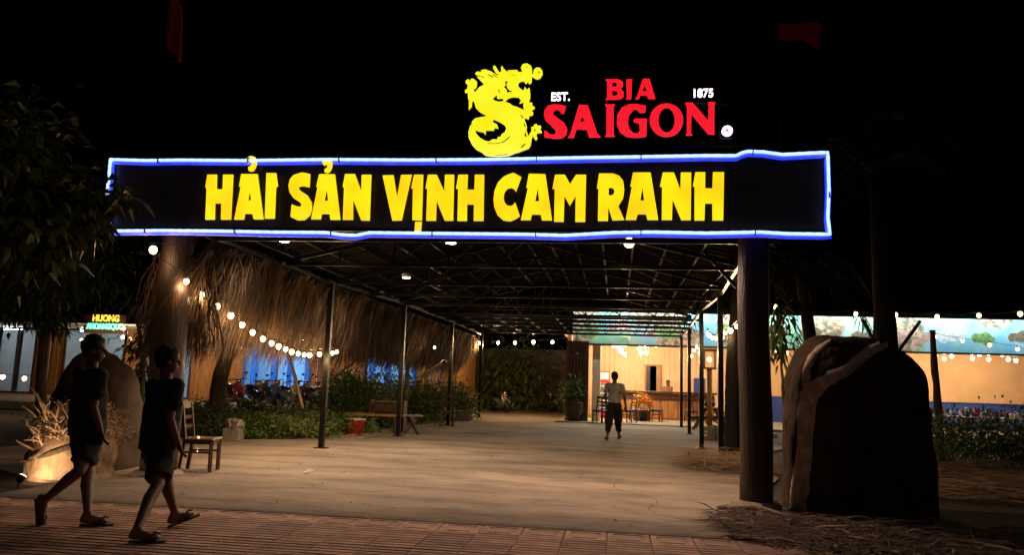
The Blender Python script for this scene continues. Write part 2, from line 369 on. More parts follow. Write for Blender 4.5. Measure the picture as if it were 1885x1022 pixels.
# pavement tiles, laid as far as the picture shows them
TS = .4; g = .008
def ribbed():
    b = MB(); h = (TS-g)/2; n = 4; prof = []
    for k in range(n):
        y0 = -h+2*h*k/n; dy = 2*h/n
        prof += [(y0, .017), (y0+dy*.10, .026), (y0+dy*.72, .0265), (y0+dy*.82, .017)]
    prof.append((h, .017)); prof = [(-h, 0)]+prof+[(h, 0)]
    m = len(prof); b.add([(x, p[0], p[1]) for x in (-h, h) for p in prof], [(i, m+i, m+i+1, i+1) for i in range(m-1)]+[tuple(range(m)), tuple(range(2*m-1, m-1, -1))])
    return b.mesh('ribbed_tile', tile_m)
def framed():
    b = MB(); h = (TS-g)/2
    rings = [(h, 0), (h, .020), (h-.008, .025), (h-.055, .025), (h-.063, .017), (h-.085, .017), (h-.092, .025), (h-.14, .026), (.02, .026)]
    vs = [(sx*r_, sy*r_, z) for r_, z in rings for sx, sy in ((-1, -1), (1, -1), (1, 1), (-1, 1))]
    b.add(vs, [(i*4+k, i*4+(k+1) % 4, i*4+4+(k+1) % 4, i*4+4+k) for i in range(len(rings)-1) for k in range(4)]+[tuple(len(vs)-4+k for k in range(4))])
    return b.mesh('framed_tile', tile_m)
rib_me, fr_me = ribbed(), framed()
for j in range(6):
    for i in range(-22, 13):
        x = i*TS+.13; y = KERB-.02-TS/2-j*TS; q = PJ((x, y, 0))
        if q[2] < 1 or not (-140 < q[0] < 2020 and q[1] < 1120): continue
        o = link('tile', fr_me if j == 0 else rib_me, pave); o.location = (x, y, -.022+random.uniform(-.002, .002))
        o.rotation_euler = (random.uniform(-.004, .004), random.uniform(-.004, .004), random.uniform(-.004, .004))

# ------------------------------------------------------------------ the gate with its sign
GY = 9.5
gate = thing('entrance_gate', 'tall gate with dark name board, glowing yellow letters and blue light rope', 'gate', (-2.2, GY, 0))
def log_post(x, r_, h):
    b = MB(); path = []; rad = []
    for k in range(15):
        z = h*k/14-.05; path.append((x+.012*math.sin(z*2.1), GY+.29+.01*math.cos(z*1.7), z)); rad.append(r_*(1.04-.05*k/14+.015*math.sin(k*2.3)))
    b.tube(path, rad, 20); return b.build('post', darkwood, gate, True)
log_post(1.69, .19, 4.30); log_post(-6.12, .225, 4.30)
for x, r_ in ((1.69, .30), (-6.12, .33)):
    b = MB(); b.lathe((x, GY+.29, 0), [(r_, 0), (r_, .05), (r_-.05, .085), (r_-.09, .09)], 16); b.build('post_footing', stone_g, gate, True)
x = -7.06; k = 0
while x < 2.5:                                     # board made of sheets side by side
    w = min(1.2, 2.53-x); b = MB(); b.cbox((x+w/2, GY-.03, 3.83), (w-.006, .05, 1.0), .004); b.build('board_panel', board_m, gate); x += w; k += 1
b = MB()
for z in (3.335, 4.325): b.box((-2.265, GY-.03, z), (9.64, .07, .035))
for x in (-7.085, 2.545): b.box((x, GY-.03, 3.83), (.04, .07, 1.03))
b.build('board_frame', black_steel, gate)
b = MB()
for z in (3.5, 4.2): b.box((-2.265, GY+.03, z), (9.5, .05, .06))
for x in (-4.2, -2.3, -.4): b.box((x, GY+.045, 3.85), (.06, .05, .9))
b.build('back_rail', black_steel, gate)
# light rope round the board
rope = [(203, 293), (270, 295), (330, 294), (450, 295), (600, 293), (760, 294), (900, 293), (1050, 290), (1180, 288), (1300, 286), (1355, 286), (1366, 281), (1376, 278), (1405, 279), (1440, 284), (1500, 281), (1524, 280), (1526, 350), (1524, 400), (1528, 431), (1450, 430), (1400, 427), (1300, 429), (1200, 427), (1130, 428), (1040, 433), (960, 431), (860, 430), (760, 429), (680, 428), (655, 433), (630, 432), (600, 428), (500, 427), (400, 425), (300, 424), (190, 425), (197, 405), (195, 370), (200, 330), (203, 293)]
pts = [AY(x, y, GY-.13) for x, y in rope]
def dense(pts, step=.06):
    out = []
    for a, c in zip(pts[:-1], pts[1:]):
        n = max(1, int((c-a).length/step)); out += [a.lerp(c, i/n) for i in range(n)]
    return out+[pts[-1]]
dp = dense(pts)
b = MB(); b.tube(dp, [.017 if k % 2 else .020 for k in range(len(dp))], 8); ro = b.build('light_rope', rope_w, gate, True)
ctr_ = Vector((-2.265, GY, 3.83))
b = MB(); b.tube([p+Vector((0, .046, -.024)) for p in dp], .036, 8); b.build('rope_sleeve', rope_b, gate, True)  # glowing tube that stands for the blue halo around the rope
for k in range(12, len(dp), 21):
    b = MB(); p = dp[k]; b.box(p+Vector((0, 0, 0)), (.012, .075, .07)); b.build('rope_clip', darkp, gate)
# letters, traced on the board at their real size
Z1 = 340/1885
LET = [((360, 280), [
 ([(120,228),(215,228),(212,378),(275,378),(280,228),(382,228),(358,688),(258,688),(262,522),(196,522),(192,688),(98,688),(112,368),(98,362),(108,300)],[]),
 ([(465,222),(630,222),(690,685),(592,685),(578,628),(500,628),(490,688),(392,688),(460,352),(442,352)],[[(552,378),(566,490),(532,490)]]),
 ([(520,62),(540,44),(570,36),(602,46),(622,74),(624,115),(612,155),(590,190),(560,197),(538,188),(536,152),(560,140),(572,122),(566,104),(550,102),(536,116),(524,92)],[]),
 ([(722,212),(820,212),(838,345),(818,362),(805,678),(705,678)],[]),
 ([(1085,205),(1168,222),(1160,358),(1095,345),(1055,352),(1048,372),(1075,398),(1140,440),(1182,510),(1186,580),(1165,645),(1110,692),(1040,695),(968,660),(980,530),(1030,552),(1070,556),(1082,535),(1060,508),(1000,470),(958,410),(946,340),(962,275),(1000,232),(1050,215)],[]),
 ([(1262,222),(1420,225),(1475,690),(1375,690),(1368,630),(1285,630),(1275,685),(1178,685),(1245,355),(1230,352)],[[(1338,368),(1352,495),(1312,495)]]),
 ([(1292,95),(1305,75),(1340,66),(1374,76),(1392,104),(1394,140),(1382,178),(1362,205),(1335,212),(1316,204),(1314,172),(1336,160),(1346,143),(1340,128),(1326,126),(1312,138),(1298,118)],[]),
 ([(1525,222),(1625,222),(1690,400),(1695,230),(1792,230),(1775,697),(1690,697),(1605,480),(1605,690),(1502,690),(1515,360),(1500,355)],[])]),
 ((690, 300), [
 ([(78,125),(188,122),(225,350),(268,120),(375,118),(272,585),(178,588)],[]),
 ([(400,118),(492,118),(478,585),(382,582),(388,262),(370,255)],[]),
 ([(412,600),(478,600),(468,702),(404,702)],[]),
 ([(542,118),(630,118),(708,290),(715,118),(808,118),(798,588),(712,588),(628,380),(622,588),(524,588),(535,262),(516,258)],[]),
 ([(852,118),(948,118),(942,272),(1015,272),(1020,118),(1115,118),(1108,590),(1008,590),(1012,422),(940,422),(938,590),(842,590),(850,262),(828,260)],[]),
 ([(1415,98),(1495,142),(1440,292),(1420,265),(1390,252),(1350,262),(1322,300),(1312,350),(1322,400),(1350,432),(1385,440),(1415,425),(1432,400),(1480,542),(1430,575),(1380,595),(1310,585),(1250,530),(1218,450),(1210,370),(1222,280),(1255,200),(1310,140),(1370,112)],[]),
 ([(1572,108),(1740,112),(1808,585),(1705,585),(1692,525),(1600,525),(1590,582),(1490,582),(1562,255),(1545,250)],[[(1662,255),(1678,390),(1635,390)]])]),
 ((1010, 300), [
 ([(65,118),(165,118),(218,215),(280,118),(382,118),(372,600),(272,600),(275,335),(215,435),(160,335),(152,600),(55,598),(62,265),(38,262)],[]),
 ([(515,105),(660,105),(720,130),(760,180),(772,270),(760,360),(710,440),(772,580),(652,585),(608,450),(605,590),(502,590),(508,262),(492,255)],[[(612,252),(650,250),(670,275),(670,305),(650,328),(612,330)]]),
 ([(862,95),(1040,95),(1118,580),(1008,580),(995,522),(908,522),(892,580),(785,580),(850,240),(832,238)],[[(958,245),(975,382),(935,382)]]),
 ([(1165,95),(1278,95),(1345,275),(1350,95),(1455,95),(1450,582),(1355,582),(1265,370),(1258,580),(1155,580),(1158,242),(1135,240)],[]),
 ([(1498,92),(1598,92),(1598,258),(1672,258),(1678,92),(1790,92),(1782,585),(1672,585),(1672,412),(1595,412),(1590,585),(1488,585),(1490,240),(1472,238)],[])])]
metal_side = mat('letter return', (.35, .24, .06), .5, .2, 4)
def face_and_side(org, sc, outer, holes, Y, depth, m, parent, name='letter', side_m=None):
    f = lambda l: [AY(org[0]+x*sc, org[1]+y*sc, Y) for x, y in l]
    loops = [f(outer)]+[f(h) for h in holes]
    b = MB(); b.prism(loops, (0, depth*.25, 0)); o = b.build(name, m, parent)
    b = MB(); b.prism([[p+Vector((0, depth*.25+.001, 0)) for p in l] for l in loops], (0, depth*.75, 0)); b.build('letter_return', side_m or metal_side, o)
    return o
for org_, ls in LET:
    for outer, holes in ls: face_and_side(org_, Z1, outer, holes, GY-.125, .065, yellow_m, gate)

# ------------------------------------------------------------------ beer sign above the board
beer = thing('beer_sign', 'glowing yellow dragon emblem and red lettering standing on the gate board', 'sign', (-.4, GY, 4.345))
Z2 = 165/888
DR = [(250,268),(200,295),(158,345),(140,325),(172,295),(178,245),(165,230),(140,210),(118,212),(112,232),(90,215),(65,232),(65,255),(85,268),(82,310),(58,325),(60,352),(88,350),(88,400),(98,440),(95,520),(125,490),(130,430),(148,440),(165,500),(210,545),(280,582),(220,592),(160,605),(125,640),(128,660),(110,680),(92,740),(95,800),(130,870),(170,915),(220,940),(260,975),(330,985),(420,985),(500,975),(560,950),(585,945),(620,930),(690,905),(710,870),(720,800),(735,775),(740,800),(760,822),(778,805),(765,770),(775,750),(820,750),(815,725),(800,718),(815,690),(805,675),(780,680),(770,660),(745,665),(740,685),(715,690),(718,730),(695,765),(684,790),(678,750),(665,720),(672,690),(660,650),(648,622),(652,600),(690,615),(695,580),(730,575),(735,545),(715,530),(750,505),(748,490),(725,480),(725,450),(690,445),(705,400),(705,360),(697,300),(685,310),(672,322),(652,290),(640,330),(610,312),(585,285),(588,255),(610,240),(640,235),(660,262),(680,245),(700,265),(718,250),(720,215),(722,190),(745,205),(770,218),(800,210),(828,170),(825,130),(800,102),(765,100),(740,125),(735,160),(723,168),(722,110),(710,80),(670,58),(630,68),(612,100),(620,130),(640,138),(615,145),(590,145),(575,125),(540,125),(485,128),(480,145),(440,110),(430,85),(415,95),(418,140),(400,150),(360,85),(340,82),(338,110),(360,150),(410,185),(370,175),(320,140),(260,118),(215,128),(222,146),(180,140),(158,160),(170,172),(230,184),(262,218),(215,190),(175,190),(205,222)]
DH = [[(455,235),(490,232),(470,262),(475,300),(500,325),(548,332),(500,345),(478,350),(470,320),(440,290),(460,275)],
      [(330,410),(372,370),(378,410),(430,405),(440,432),(400,440),(360,432)],
      [(455,435),(490,405),(540,392),(590,398),(615,425),(598,458),(640,445),(636,485),(644,520),(620,512),(575,492),(530,478),(505,458),(470,445)],
      [(340,615),(400,640),(450,670),(468,705),(455,740),(420,765),(415,785),(385,790),(375,815),(330,812),(300,835),(260,828),(210,800),(175,765),(155,720),(200,735),(240,742),(262,770),(265,725),(345,725),(350,700),(390,705),(375,665),(330,640)],
      [(250,843),(350,850),(430,835),(510,772),(500,800),(440,845),(360,860),(290,855)],
      [(600,905),(615,880),(655,848),(658,868),(630,890)],
      [(595,556),(625,578),(648,606),(630,602),(612,580)], [(640,640),(662,682),(660,700),(640,668)], [(650,735),(668,765),(664,800),(648,770)],
      [(196,182),(238,196),(272,232),(262,236),(230,206)][::-1] and [(262,150),(310,172),(352,204),(340,206),(300,182)], [(300,118+40),(345,170),(392,196),(380,200),(338,182)], [(505,160),(560,172),(575,166),(560,182),(515,172)],
      [(300,955),(380,968),(470,955),(540,930),(470,966),(380,978)], [(380,300),(402,330),(408,362),(394,338)], [(150,640),(190,622),(230,618),(190,632)], [(770,140),(792,132),(800,155),(785,175),(790,152)], [(650,92),(672,84),(690,100),(668,98)], [(745,700),(760,720),(752,735),(742,718)]]
lemon_side = mat('emblem return', (.25, .24, .05), .5, .2, 4)
face_and_side((845, 105), Z2, DR, DH, GY-.10, .06, yellow2, beer, 'dragon_emblem', lemon_side)
Z3 = 360/1885
def ell(cx, cy, rx, ry, n=28): return [(cx+rx*math.cos(2*math.pi*k/n), cy+ry*math.sin(2*math.pi*k/n)) for k in range(n)]
RED = [([(220,345),(200,410),(175,415),(160,385),(130,372),(98,388),(95,420),(130,450),(200,500),(232,560),(225,610),(180,650),(110,655),(60,645),(10,640),(8,575),(30,580),(60,610),(100,615),(120,600),(115,570),(70,520),(20,475),(5,430),(12,380),(45,335),(100,320),(160,325),(195,335)],[]),
 ([(345,325),(430,330),(520,600),(555,640),(440,640),(420,570),(325,560),(300,620),(298,645),(235,645),(260,610)],[[(375,440),(405,490),(352,490)]]),
 ([(592,322),(692,322),(680,345),(680,610),(692,635),(592,635),(608,610),(608,345)],[]),
 ([(990,335),(985,400),(935,405),(900,370),(870,375),(830,420),(815,490),(830,560),(870,600),(905,605),(930,580),(925,510),(900,500),(870,490),(880,460),(1000,460),(995,630),(950,640),(880,645),(800,635),(740,590),(708,510),(715,420),(760,350),(830,320),(900,318),(950,330)],[]),
 (ell(1188,475,163,162),[ell(1190,475,78,120)]),
 ([(1368,305),(1440,305),(1590,480),(1595,340),(1590,300),(1658,300),(1650,345),(1650,615),(1590,610),(1430,420),(1425,600),(1440,622),(1372,622),(1385,600),(1385,345)],[]),
 ([(598,80),(720,78),(765,100),(770,145),(745,172),(778,205),(775,250),(735,275),(598,278),(615,255),(615,100)],[[(668,110),(700,110),(715,130),(700,150),(665,152)],[(665,190),(710,192),(720,215),(705,238),(665,238)]]),
 ([(800,80),(860,78),(855,100),(850,270),(795,275),(805,250)],[]),
 ([(960,75),(1025,75),(1082,268),(1010,270),(1000,235),(935,235),(925,268),(885,275),(905,240)],[[(978,140),(998,195),(955,195)]])]
red_side = mat('red letter return', (.06, .005, .008), .5, .2, 4)
for o_, h_ in RED: face_and_side((1000, 130), Z3, o_, h_, GY-.10, .06, red_m, beer, 'letter', red_side)
q = AY(1032, 177.5, GY-.09); text_part('EST.', .115, white_m, beer, q, .24, .02, .02)
q = AY(1295, 171, GY-.09); text_part('1875', .115, white_m, beer, q, .24, .02, .02)
q = AY(1339, 240, GY-.09); b = MB(); b.tube([q, q+Vector((0, .04, 0))], .066, 24); o = b.build('trade_mark_disc', white_m, beer)
text_part('R', .06, darkp, o, q+Vector((0, -.006, 0)), .05, .008, .01, name='disc_letter')
b = MB(); b.tube([q+Vector((0, -.004, 0)), q+Vector((0, .0, 0))], .046, 20); 
b = MB()                                           # supporting frame
zt = 5.35
for x in (-1.75, -1.15, -.35, .55, 1.25): b.box((x, GY+.0, (4.34+(zt if x > -1 else 5.5))/2), (.03, .03, (zt if x > -1 else 5.5)-4.34))
for z in (4.42, 4.62, 5.0): b.box((-.2, GY+.005, z), (3.2, .025, .03))
b.build('support_frame', black_steel, beer)
b = MB(); b.cbox((1.05, GY-.06, 4.46), (.75, .06, .10), .004); b.build('transformer_box', grey_steel, beer)

# ------------------------------------------------------------------ flags on poles behind the board
def flag(label, px, py, w, h, wave, name='flag', droopy=False):
    base = AY(px, py, GY+.3); t = thing('flag', label, 'flag', (base.x, GY+.3, 4.0))
    b = MB(); b.tube([(base.x, GY+.3, 4.0), (base.x, GY+.3, base.z+h*1.05)], .018, 6); b.build('pole', grey_steel, t)
    n, m = 14, 8; vs = []
    for j in range(m+1):
        for i in range(n+1):
            u, v = i/n, j/m
            if droopy: p = (base.x+w*u*(.55+.45*v), GY+.3+wave*math.sin(u*9+v*2)*(.3+u), base.z+h*(1-v)-.35*h*u*u)
            else: p = (base.x+w*u, GY+.3+wave*math.sin(u*6+v*2)*u, base.z+h*(1-v)-h*.55*u*u*(.4+v*.5))
            vs.append(p)
    b = MB(); b.add(vs, [(j*(n+1)+i, j*(n+1)+i+1, (j+1)*(n+1)+i+1, (j+1)*(n+1)+i) for j in range(m) for i in range(n)])
    o = b.build('cloth', flagm, t, True); sd = o.modifiers.new('thick', 'SOLIDIFY'); sd.thickness = .004
flag('limp red flag above the letter H end of the board', 300, 88, .36, .95, .10, droopy=True)
flag('red flag blowing out above the tree side of the board', 1432, 74, .55, .24, .09)

# ------------------------------------------------------------------ steel canopy over the yard
canopy = thing('entrance_canopy', 'long black steel canopy on thin posts over the concrete yard', 'canopy', (-1.8, 18, 0))
XL, XR, EZ = -5.62, 1.98, 3.3
for i, (xl, y) in enumerate(((-5.72, 14.6), (-5.30, 18.5), (-5.22, 23.8), (-5.32, 29.8))):
    b = MB(); b.box((xl, y, 1.64), (.10, .10, 3.28)); o = b.build('post', black_steel, canopy)
    b = MB(); b.cbox((xl, y, .03), (.24, .24, .02), .004); b.build('base_plate', black_steel, o)
for i, (xr, y) in enumerate(((2.04, 15.6), (2.0, 18.7), (2.24, 24.4), (2.33, 28.4))):
    b = MB(); b.box((xr, y, 1.64), (.10, .10, 3.28)); o = b.build('post', black_steel, canopy)
    b = MB(); b.cbox((xr, y, .03), (.24, .24, .02), .004); b.build('base_plate', black_steel, o)
for xs in (((-5.66, 9.7), (-5.72, 14.6), (-5.3, 18.5), (-5.22, 23.8), (-5.32, 29.8)), ((1.72, 9.7), (1.86, 12.5), (2.04, 15.6), (2.0, 18.7), (2.24, 24.4), (2.33, 28.4))):
    for (x0, y0), (x1, y1) in zip(xs[:-1], xs[1:]):
        b = MB(); b.bar((x0, y0, EZ), (x1, y1, EZ), .06, .07); b.build('eave_beam', grey_steel, canopy)
RX, RZ = -1.83, 4.2
def roof_z(x): return EZ+.12+(RZ-EZ)*(1-abs(x-RX)/(XR-RX+.15))
for y in (9.95, 12.2, 14.6, 16.6, 18.6, 20.9):     # gable trusses
    b = MB(); b.bar((XL, y, EZ), (XR, y, EZ), .05, .06)
    for x1 in (XL, XR): b.bar((x1, y, EZ+.04), (RX, y, RZ), .045, .05)
    n = 8
    for k in range(n+1):
        x = XL+(XR-XL)*k/n; zt = roof_z(x)-.13
        if zt-EZ > .12: b.bar((x, y, EZ+.02), (x, y, zt), .028)
        if k < n:
            xn = XL+(XR-XL)*(k+1)/n; a = (x, y, EZ+.02) if k < n/2 else (x, y, zt); c = (xn, y, roof_z(xn)-.13) if k < n/2 else (xn, y, EZ+.02)
            b.bar(a, c, .024)
    b.build('truss', black_steel, canopy)
for k in range(-7, 8):                             # roof purlins
    x = RX+k*.52
    b = MB(); b.bar((x, 9.75, roof_z(x)-.06), (x, 21.1, roof_z(x)-.06), .035, .05); b.build('purlin', black_steel, canopy)
for sx in (-1, 1):                                 # corrugated roof sheets
    b = MB(); ny = 150; vs = []
    for j in range(ny+1):
        y = 9.7+11.5*j/ny; dz = .018*(1 if (j % 4) < 2 else -1)
        vs += [(RX, y, roof_z(RX)+dz), (RX+sx*(XR-RX+.2), y, roof_z(RX+sx*(XR-RX+.2))+dz)]
    b.add(vs, [(2*j, 2*j+1, 2*j+3, 2*j+2) for j in range(ny)]); b.build('roof_sheet', roof_m, canopy)
for y in (21.6, 23.0, 24.6, 26.4, 28.4):           # open frame beyond the roof
    b = MB(); b.bar((-5.3, y, EZ), (2.3, y, EZ), .06, .07); b.bar((-5.3, y, EZ+.34), (2.3, y, EZ+.34), .035)
    for k in range(14):
        x = -5.3+7.6*k/14; b.bar((x, y, EZ+.03), (x+.27, y, EZ+.32), .02); b.bar((x+.27, y, EZ+.32), (x+.54, y, EZ+.03), .02)
    b.build('cross_beam', black_steel, canopy)
for k in range(8):
    x = -4.6+k*.93; b = MB(); b.bar((x, 21.1, EZ+.06), (x+.02, 29.4, EZ+.06), .04, .05); b.build('rafter', black_steel, canopy)
# knee braces near the gate post
b = MB(); b.bar((.95, 9.95, 3.9), (1.75, 9.95, 3.05), .05); b.build('brace', grey_steel, canopy)
b = MB(); b.bar((1.1, 12.2, 3.85), (1.85, 12.2, 3.0), .05); b.build('brace', grey_steel, canopy)

# ------------------------------------------------------------------ lamps under the canopy
def lamp(kind, name, loc, watts, col, size=.08, parent=None, spot=None, blend=.8, target=None):
    L = bpy.data.lights.new(name, kind); L.energy = watts; L.color = col; L.shadow_soft_size = size
    if kind == 'SPOT': L.spot_size = R(spot); L.spot_blend = blend
    o = bpy.data.objects.new(name, L); COL.objects.link(o)
    o.location = Vector(loc)-(parent_world(parent) if parent else Vector((0, 0, 0)))
    if parent: o.parent = parent
    if target is not None: o.rotation_euler = (Vector(target)-Vector(loc)).to_track_quat('-Z', 'Y').to_euler()
    return o
down_m = glow('downlight lens', (1, .86, .62), 30)
def downlight(label, px, py, Y, watts, col, cone=165):
    p = AY(px, py, Y); t = thing('ceiling_lamp', label, 'lamp', p+Vector((0, 0, .06)), 'round lamps under the canopy')
    b = MB(); b.lathe(p+Vector((0, 0, .0)), [(.085, .0), (.095, .01), (.095, .07), (.05, .09)], 18); b.build('housing', whitep, t, True)
    b = MB(); b.lathe(p+Vector((0, 0, -.012)), [(.05, .0), (.074, .004), (.074, .011)], 18); b.build('lens', down_m, t, True)
    b = MB(); b.tube([p+Vector((0, 0, .09)), (p.x, p.y, roof_z(p.x)-.02)], .008, 5); b.build('rod', black_steel, t)
    lamp('SPOT', 'lamp_light', p+Vector((0, 0, -.03)), watts, col, .07, t, cone, .6, p+Vector((0, 0, -2)))
downlight('round white ceiling lamp above the letters SAN side of the yard', 523, 444, 10.8, 185, (1, .73, .50), 138)
downlight('round white ceiling lamp near the middle of the canopy front', 830, 447, 10.8, 185, (1, .73, .50))
downlight('small ceiling lamp further back than the front row of lamps', 748, 511, 14.8, 420, (1, .75, .50))
p = AY(1158, 447, 10.8); t = thing('bulb_lamp', 'bare warm bulb shining brightly under the board near the dark log post', 'lamp', p+Vector((0, 0, .2)))
b = MB(); b.sphere(p, .075, 16, 10); hot = b.build('bulb', glow('hot bulb glass', (1, .62, .30), 9), t, True)
b = MB(); b.lathe(p+Vector((0, 0, .07)), [(.035, 0), (.04, .06), (.02, .10)], 12); b.build('socket', darkp, t, True)
b = MB(); b.tube([p+Vector((0, 0, .16)), (p.x, p.y, roof_z(p.x)-.05)], .006, 5); b.build('cord', darkp, t)
lamp('SPOT', 'bulb_light', p+Vector((0, 0, -.09)), 410, (1, .67, .46), .08, t, 172, .5, p+Vector((0, 0, -2)))

# ------------------------------------------------------------------ thatch hung along the canopy's side
thatch = thing('thatch_awning', 'long ragged palm thatch awning hanging along the string of bulbs', 'thatch', (-6.3, 9.7, 2))
T0, T1 = Vector((-5.76, 0, 3.28)), Vector((-6.52, 0, 2.06)); sl = T1-T0
def tpt(t, y): return T0+sl*t+Vector((0, y, 0))
b = MB(); ny = 60; vs = []
for j in range(ny+1):
    y = 10.1+21.2*j/ny; s_ = .04*noise.noise(Vector((0, y*1.3, 0)))
    vs += [tpt(0, y), tpt(.5, y)+Vector((-.05+s_, 0, -.03)), tpt(.80+s_*2, y)]
b.add(vs, [(3*j+k, 3*j+k+1, 3*j+4+k, 3*j+3+k) for j in range(ny) for k in range(2)]); b.build('backing', thatch_d, thatch, True)
sd = np.array(sl); sdn = sd/np.linalg.norm(sd); nrm = np.array([sdn[2], 0, -sdn[0]]); nrm = -nrm if nrm[0] < 0 else nrm
for m_, NB, lo in ((thatch_k, 1100, 0.0), (thatch_m, 1300, 0.0), (thatch_l, 420, .10)):   # bundles of strands, three ages of leaf
    SB = 15; yb = 10.0+21.3*RNG.uniform(0, 1, NB)**1.35; tb_ = RNG.uniform(-.02, .90, NB)
    offb = RNG.uniform(.0, .13, NB); swb = -.10+np.sin(yb*1.1)*.08+RNG.normal(size=NB)*.17; lb = RNG.uniform(.42, .95, NB); liftb = RNG.normal(size=NB)*.12
    r_ = lambda v: np.repeat(v, SB); N = NB*SB
    yy = r_(yb)+RNG.normal(size=N)*.055; tt = r_(tb_)+RNG.normal(size=N)*.015
    base = np.array(T0)+np.outer(tt, sd); base[:, 1] += yy; base += nrm*(r_(offb)+RNG.uniform(0, .03, N))[:, None]
    ln = r_(lb)*RNG.uniform(.6, 1.1, N)*(1-.25*tt); dv = sdn+nrm*r_(liftb)[:, None]+RNG.normal(size=(N, 3))*np.array([.08, .22, .07])*(1.4 if m_ is thatch_l else 1.0); dv[:, 1] += r_(swb); dv /= np.linalg.norm(dv, axis=1, keepdims=True)
    wd = RNG.uniform(.003, .011, N)*(1+.5*(RNG.uniform(0, 1, N) > .85)); wv = np.cross(dv, nrm+RNG.normal(size=(N, 3))*.5); wv /= np.linalg.norm(wv, axis=1, keepdims=True); curl = RNG.normal(size=(N, 3))*.09
    q0 = base; q1 = base+dv*ln[:, None]*.5+curl*.5+nrm*.02; q2 = base+dv*ln[:, None]+curl+np.array([0, 0, -1.])*(ln*.28)[:, None]
    V = np.stack([q0-wv*wd[:, None], q0+wv*wd[:, None], q1-wv*wd[:, None]*.9, q1+wv*wd[:, None]*.9, q2], 1).reshape(-1, 3)-np.array(thatch.location)
    k = np.arange(N)[:, None]*5; F = np.concatenate([k+np.array([[0, 1, 3]]), k+np.array([[0, 3, 2]]), k+np.array([[2, 3, 4]])])
    tag(link('palm_strands', np_mesh('palm_strands', V, F, m_), thatch), kind='stuff')
# loose bundle at the near end, left of the log post
N = 700; base = np.stack([RNG.uniform(-6.62, -5.8, N), RNG.uniform(9.9, 10.4, N), RNG.uniform(2.3, 3.25, N)], 1); ln = RNG.uniform(.5, 1.1, N)
dv = np.stack([RNG.normal(-.06, .16, N), RNG.normal(0, .15, N), -np.ones(N)], 1); dv /= np.linalg.norm(dv, axis=1, keepdims=True); wv = np.cross(dv, np.array([0, 1., 0])); wd = RNG.uniform(.004, .012, N)[:, None]
curl = RNG.normal(size=(N, 3))*.12
V = np.stack([base-wv*wd, base+wv*wd, base+dv*ln[:, None]*.55-wv*wd+curl*.6, base+dv*ln[:, None]*.55+wv*wd+curl*.6, base+dv*ln[:, None]+curl*.2], 1).reshape(-1, 3)-np.array(thatch.location)
k = np.arange(N)[:, None]*5; F = np.concatenate([k+np.array([[0, 1, 3]]), k+np.array([[0, 3, 2]]), k+np.array([[2, 3, 4]])])
tag(link('loose_strands', np_mesh('loose_strands', V, F, thatch_m), thatch), kind='stuff')
for y in (10.4, 13.0, 16.0, 19.0, 22.0, 25.5, 29.0):
    b = MB(); b.tube([tpt(-.02, y)+Vector((-.03, 0, -.05)), tpt(.9, y)+Vector((-.05, 0, -.05))], .03, 6); b.build('rafter_pole', bamboo, thatch)

# ------------------------------------------------------------------ strings of bulbs
def string_lights(label, pts, r=.045, m=None, sag=.06, ends=None, cat='string lights', drop=.10, watts=10.0, col=(1, .62, .30)):
    m = m or bulb_m; pts = [Vector(p) for p in pts]; t = thing('string_lights', label, cat, pts[0]+Vector((0, 0, drop)))
    path = [p+Vector((0, 0, drop)) for p in pts]
    if ends: path = [Vector(ends[0])]+path+[Vector(ends[1])]
    d2 = []
    for a, c in zip(path[:-1], path[1:]):
        for k in range(4): u = k/4; d2.append(a.lerp(c, u)-Vector((0, 0, sag*4*u*(1-u)*min(1, (c-a).length*.25))))
    d2.append(path[-1]); b = MB(); b.tube(d2, .006, 5); b.build('cable', darkp, t)
    sp = MB(); sp.sphere((0, 0, 0), (r, r, r*1.12), 12, 8); me = sp.mesh('bulb', m, True)
    so = MB(); so.lathe((0, 0, r*.9), [(r*.5, 0), (r*.55, .03), (r*.3, .05)], 8); ms = so.mesh('socket', darkp, True)
    for p in pts:
        o = link('bulb', me, t); o.location = p-t.location; o.scale = [random.uniform(.86, 1.1)]*3; o.rotation_euler = (random.uniform(-.25, .25), random.uniform(-.25, .25), 0)
        link('socket', ms, o)
        lamp('POINT', 'bulb_light', p-Vector((0, 0, r*1.12+.035)), watts, col, .03, t)
    return t
SL = [(343,518),(370,543),(400,564),(425,581),(446,598),(465,612),(484,624),(500,632),(513,638),(526,643),(537,648),(549,651),(560,653),(570,654),(588,652),(604,651),(612,650),(620,648)]
string_lights('curving string of warm bulbs along the thatch edge', [AX(x, y, -5.86+.0*i) for i, (x, y) in enumerate(SL)], .043, ends=(AX(300, 478, -5.9), AX(650, 640, -5.6)))
p = AY(282, 460, 9.62); string_lights('single bulb hung on the log post next to the thatch', [AY(282, 460, 9.25)], .05, watts=9, ends=(AY(282, 448, 9.4), AY(330, 452, 9.4)))
string_lights('row of five bulbs strung across the dark back of the yard', [AY(x, y, 31) for x, y in ((884, 632), (917, 631), (948, 631), (982, 630), (1017, 630))], .07, bulb_cool, ends=(AY(862, 622, 31), AY(1048, 620, 31)), watts=70)
string_lights('bulbs sagging beside the thin posts, close to the dark log post', [AX(x, y, 2.36) for x, y in ((1364, 591), (1356, 601), (1345, 609), (1335, 613), (1329, 622), (1318, 623), (1312, 622), (1305, 617), (1304, 612))], .05, ends=(AX(1372, 570, 2.36), AX(1298, 600, 2.4)), watts=12)
string_lights('small bunch of bulbs behind the far thin post', [AX(x, y, 2.75) for x, y in ((1268, 662), (1273, 655), (1277, 645), (1283, 640), (1288, 650))], .055, bulb_cool, ends=(AX(1262, 655, 2.7), AX(1292, 640, 2.7)), watts=14)
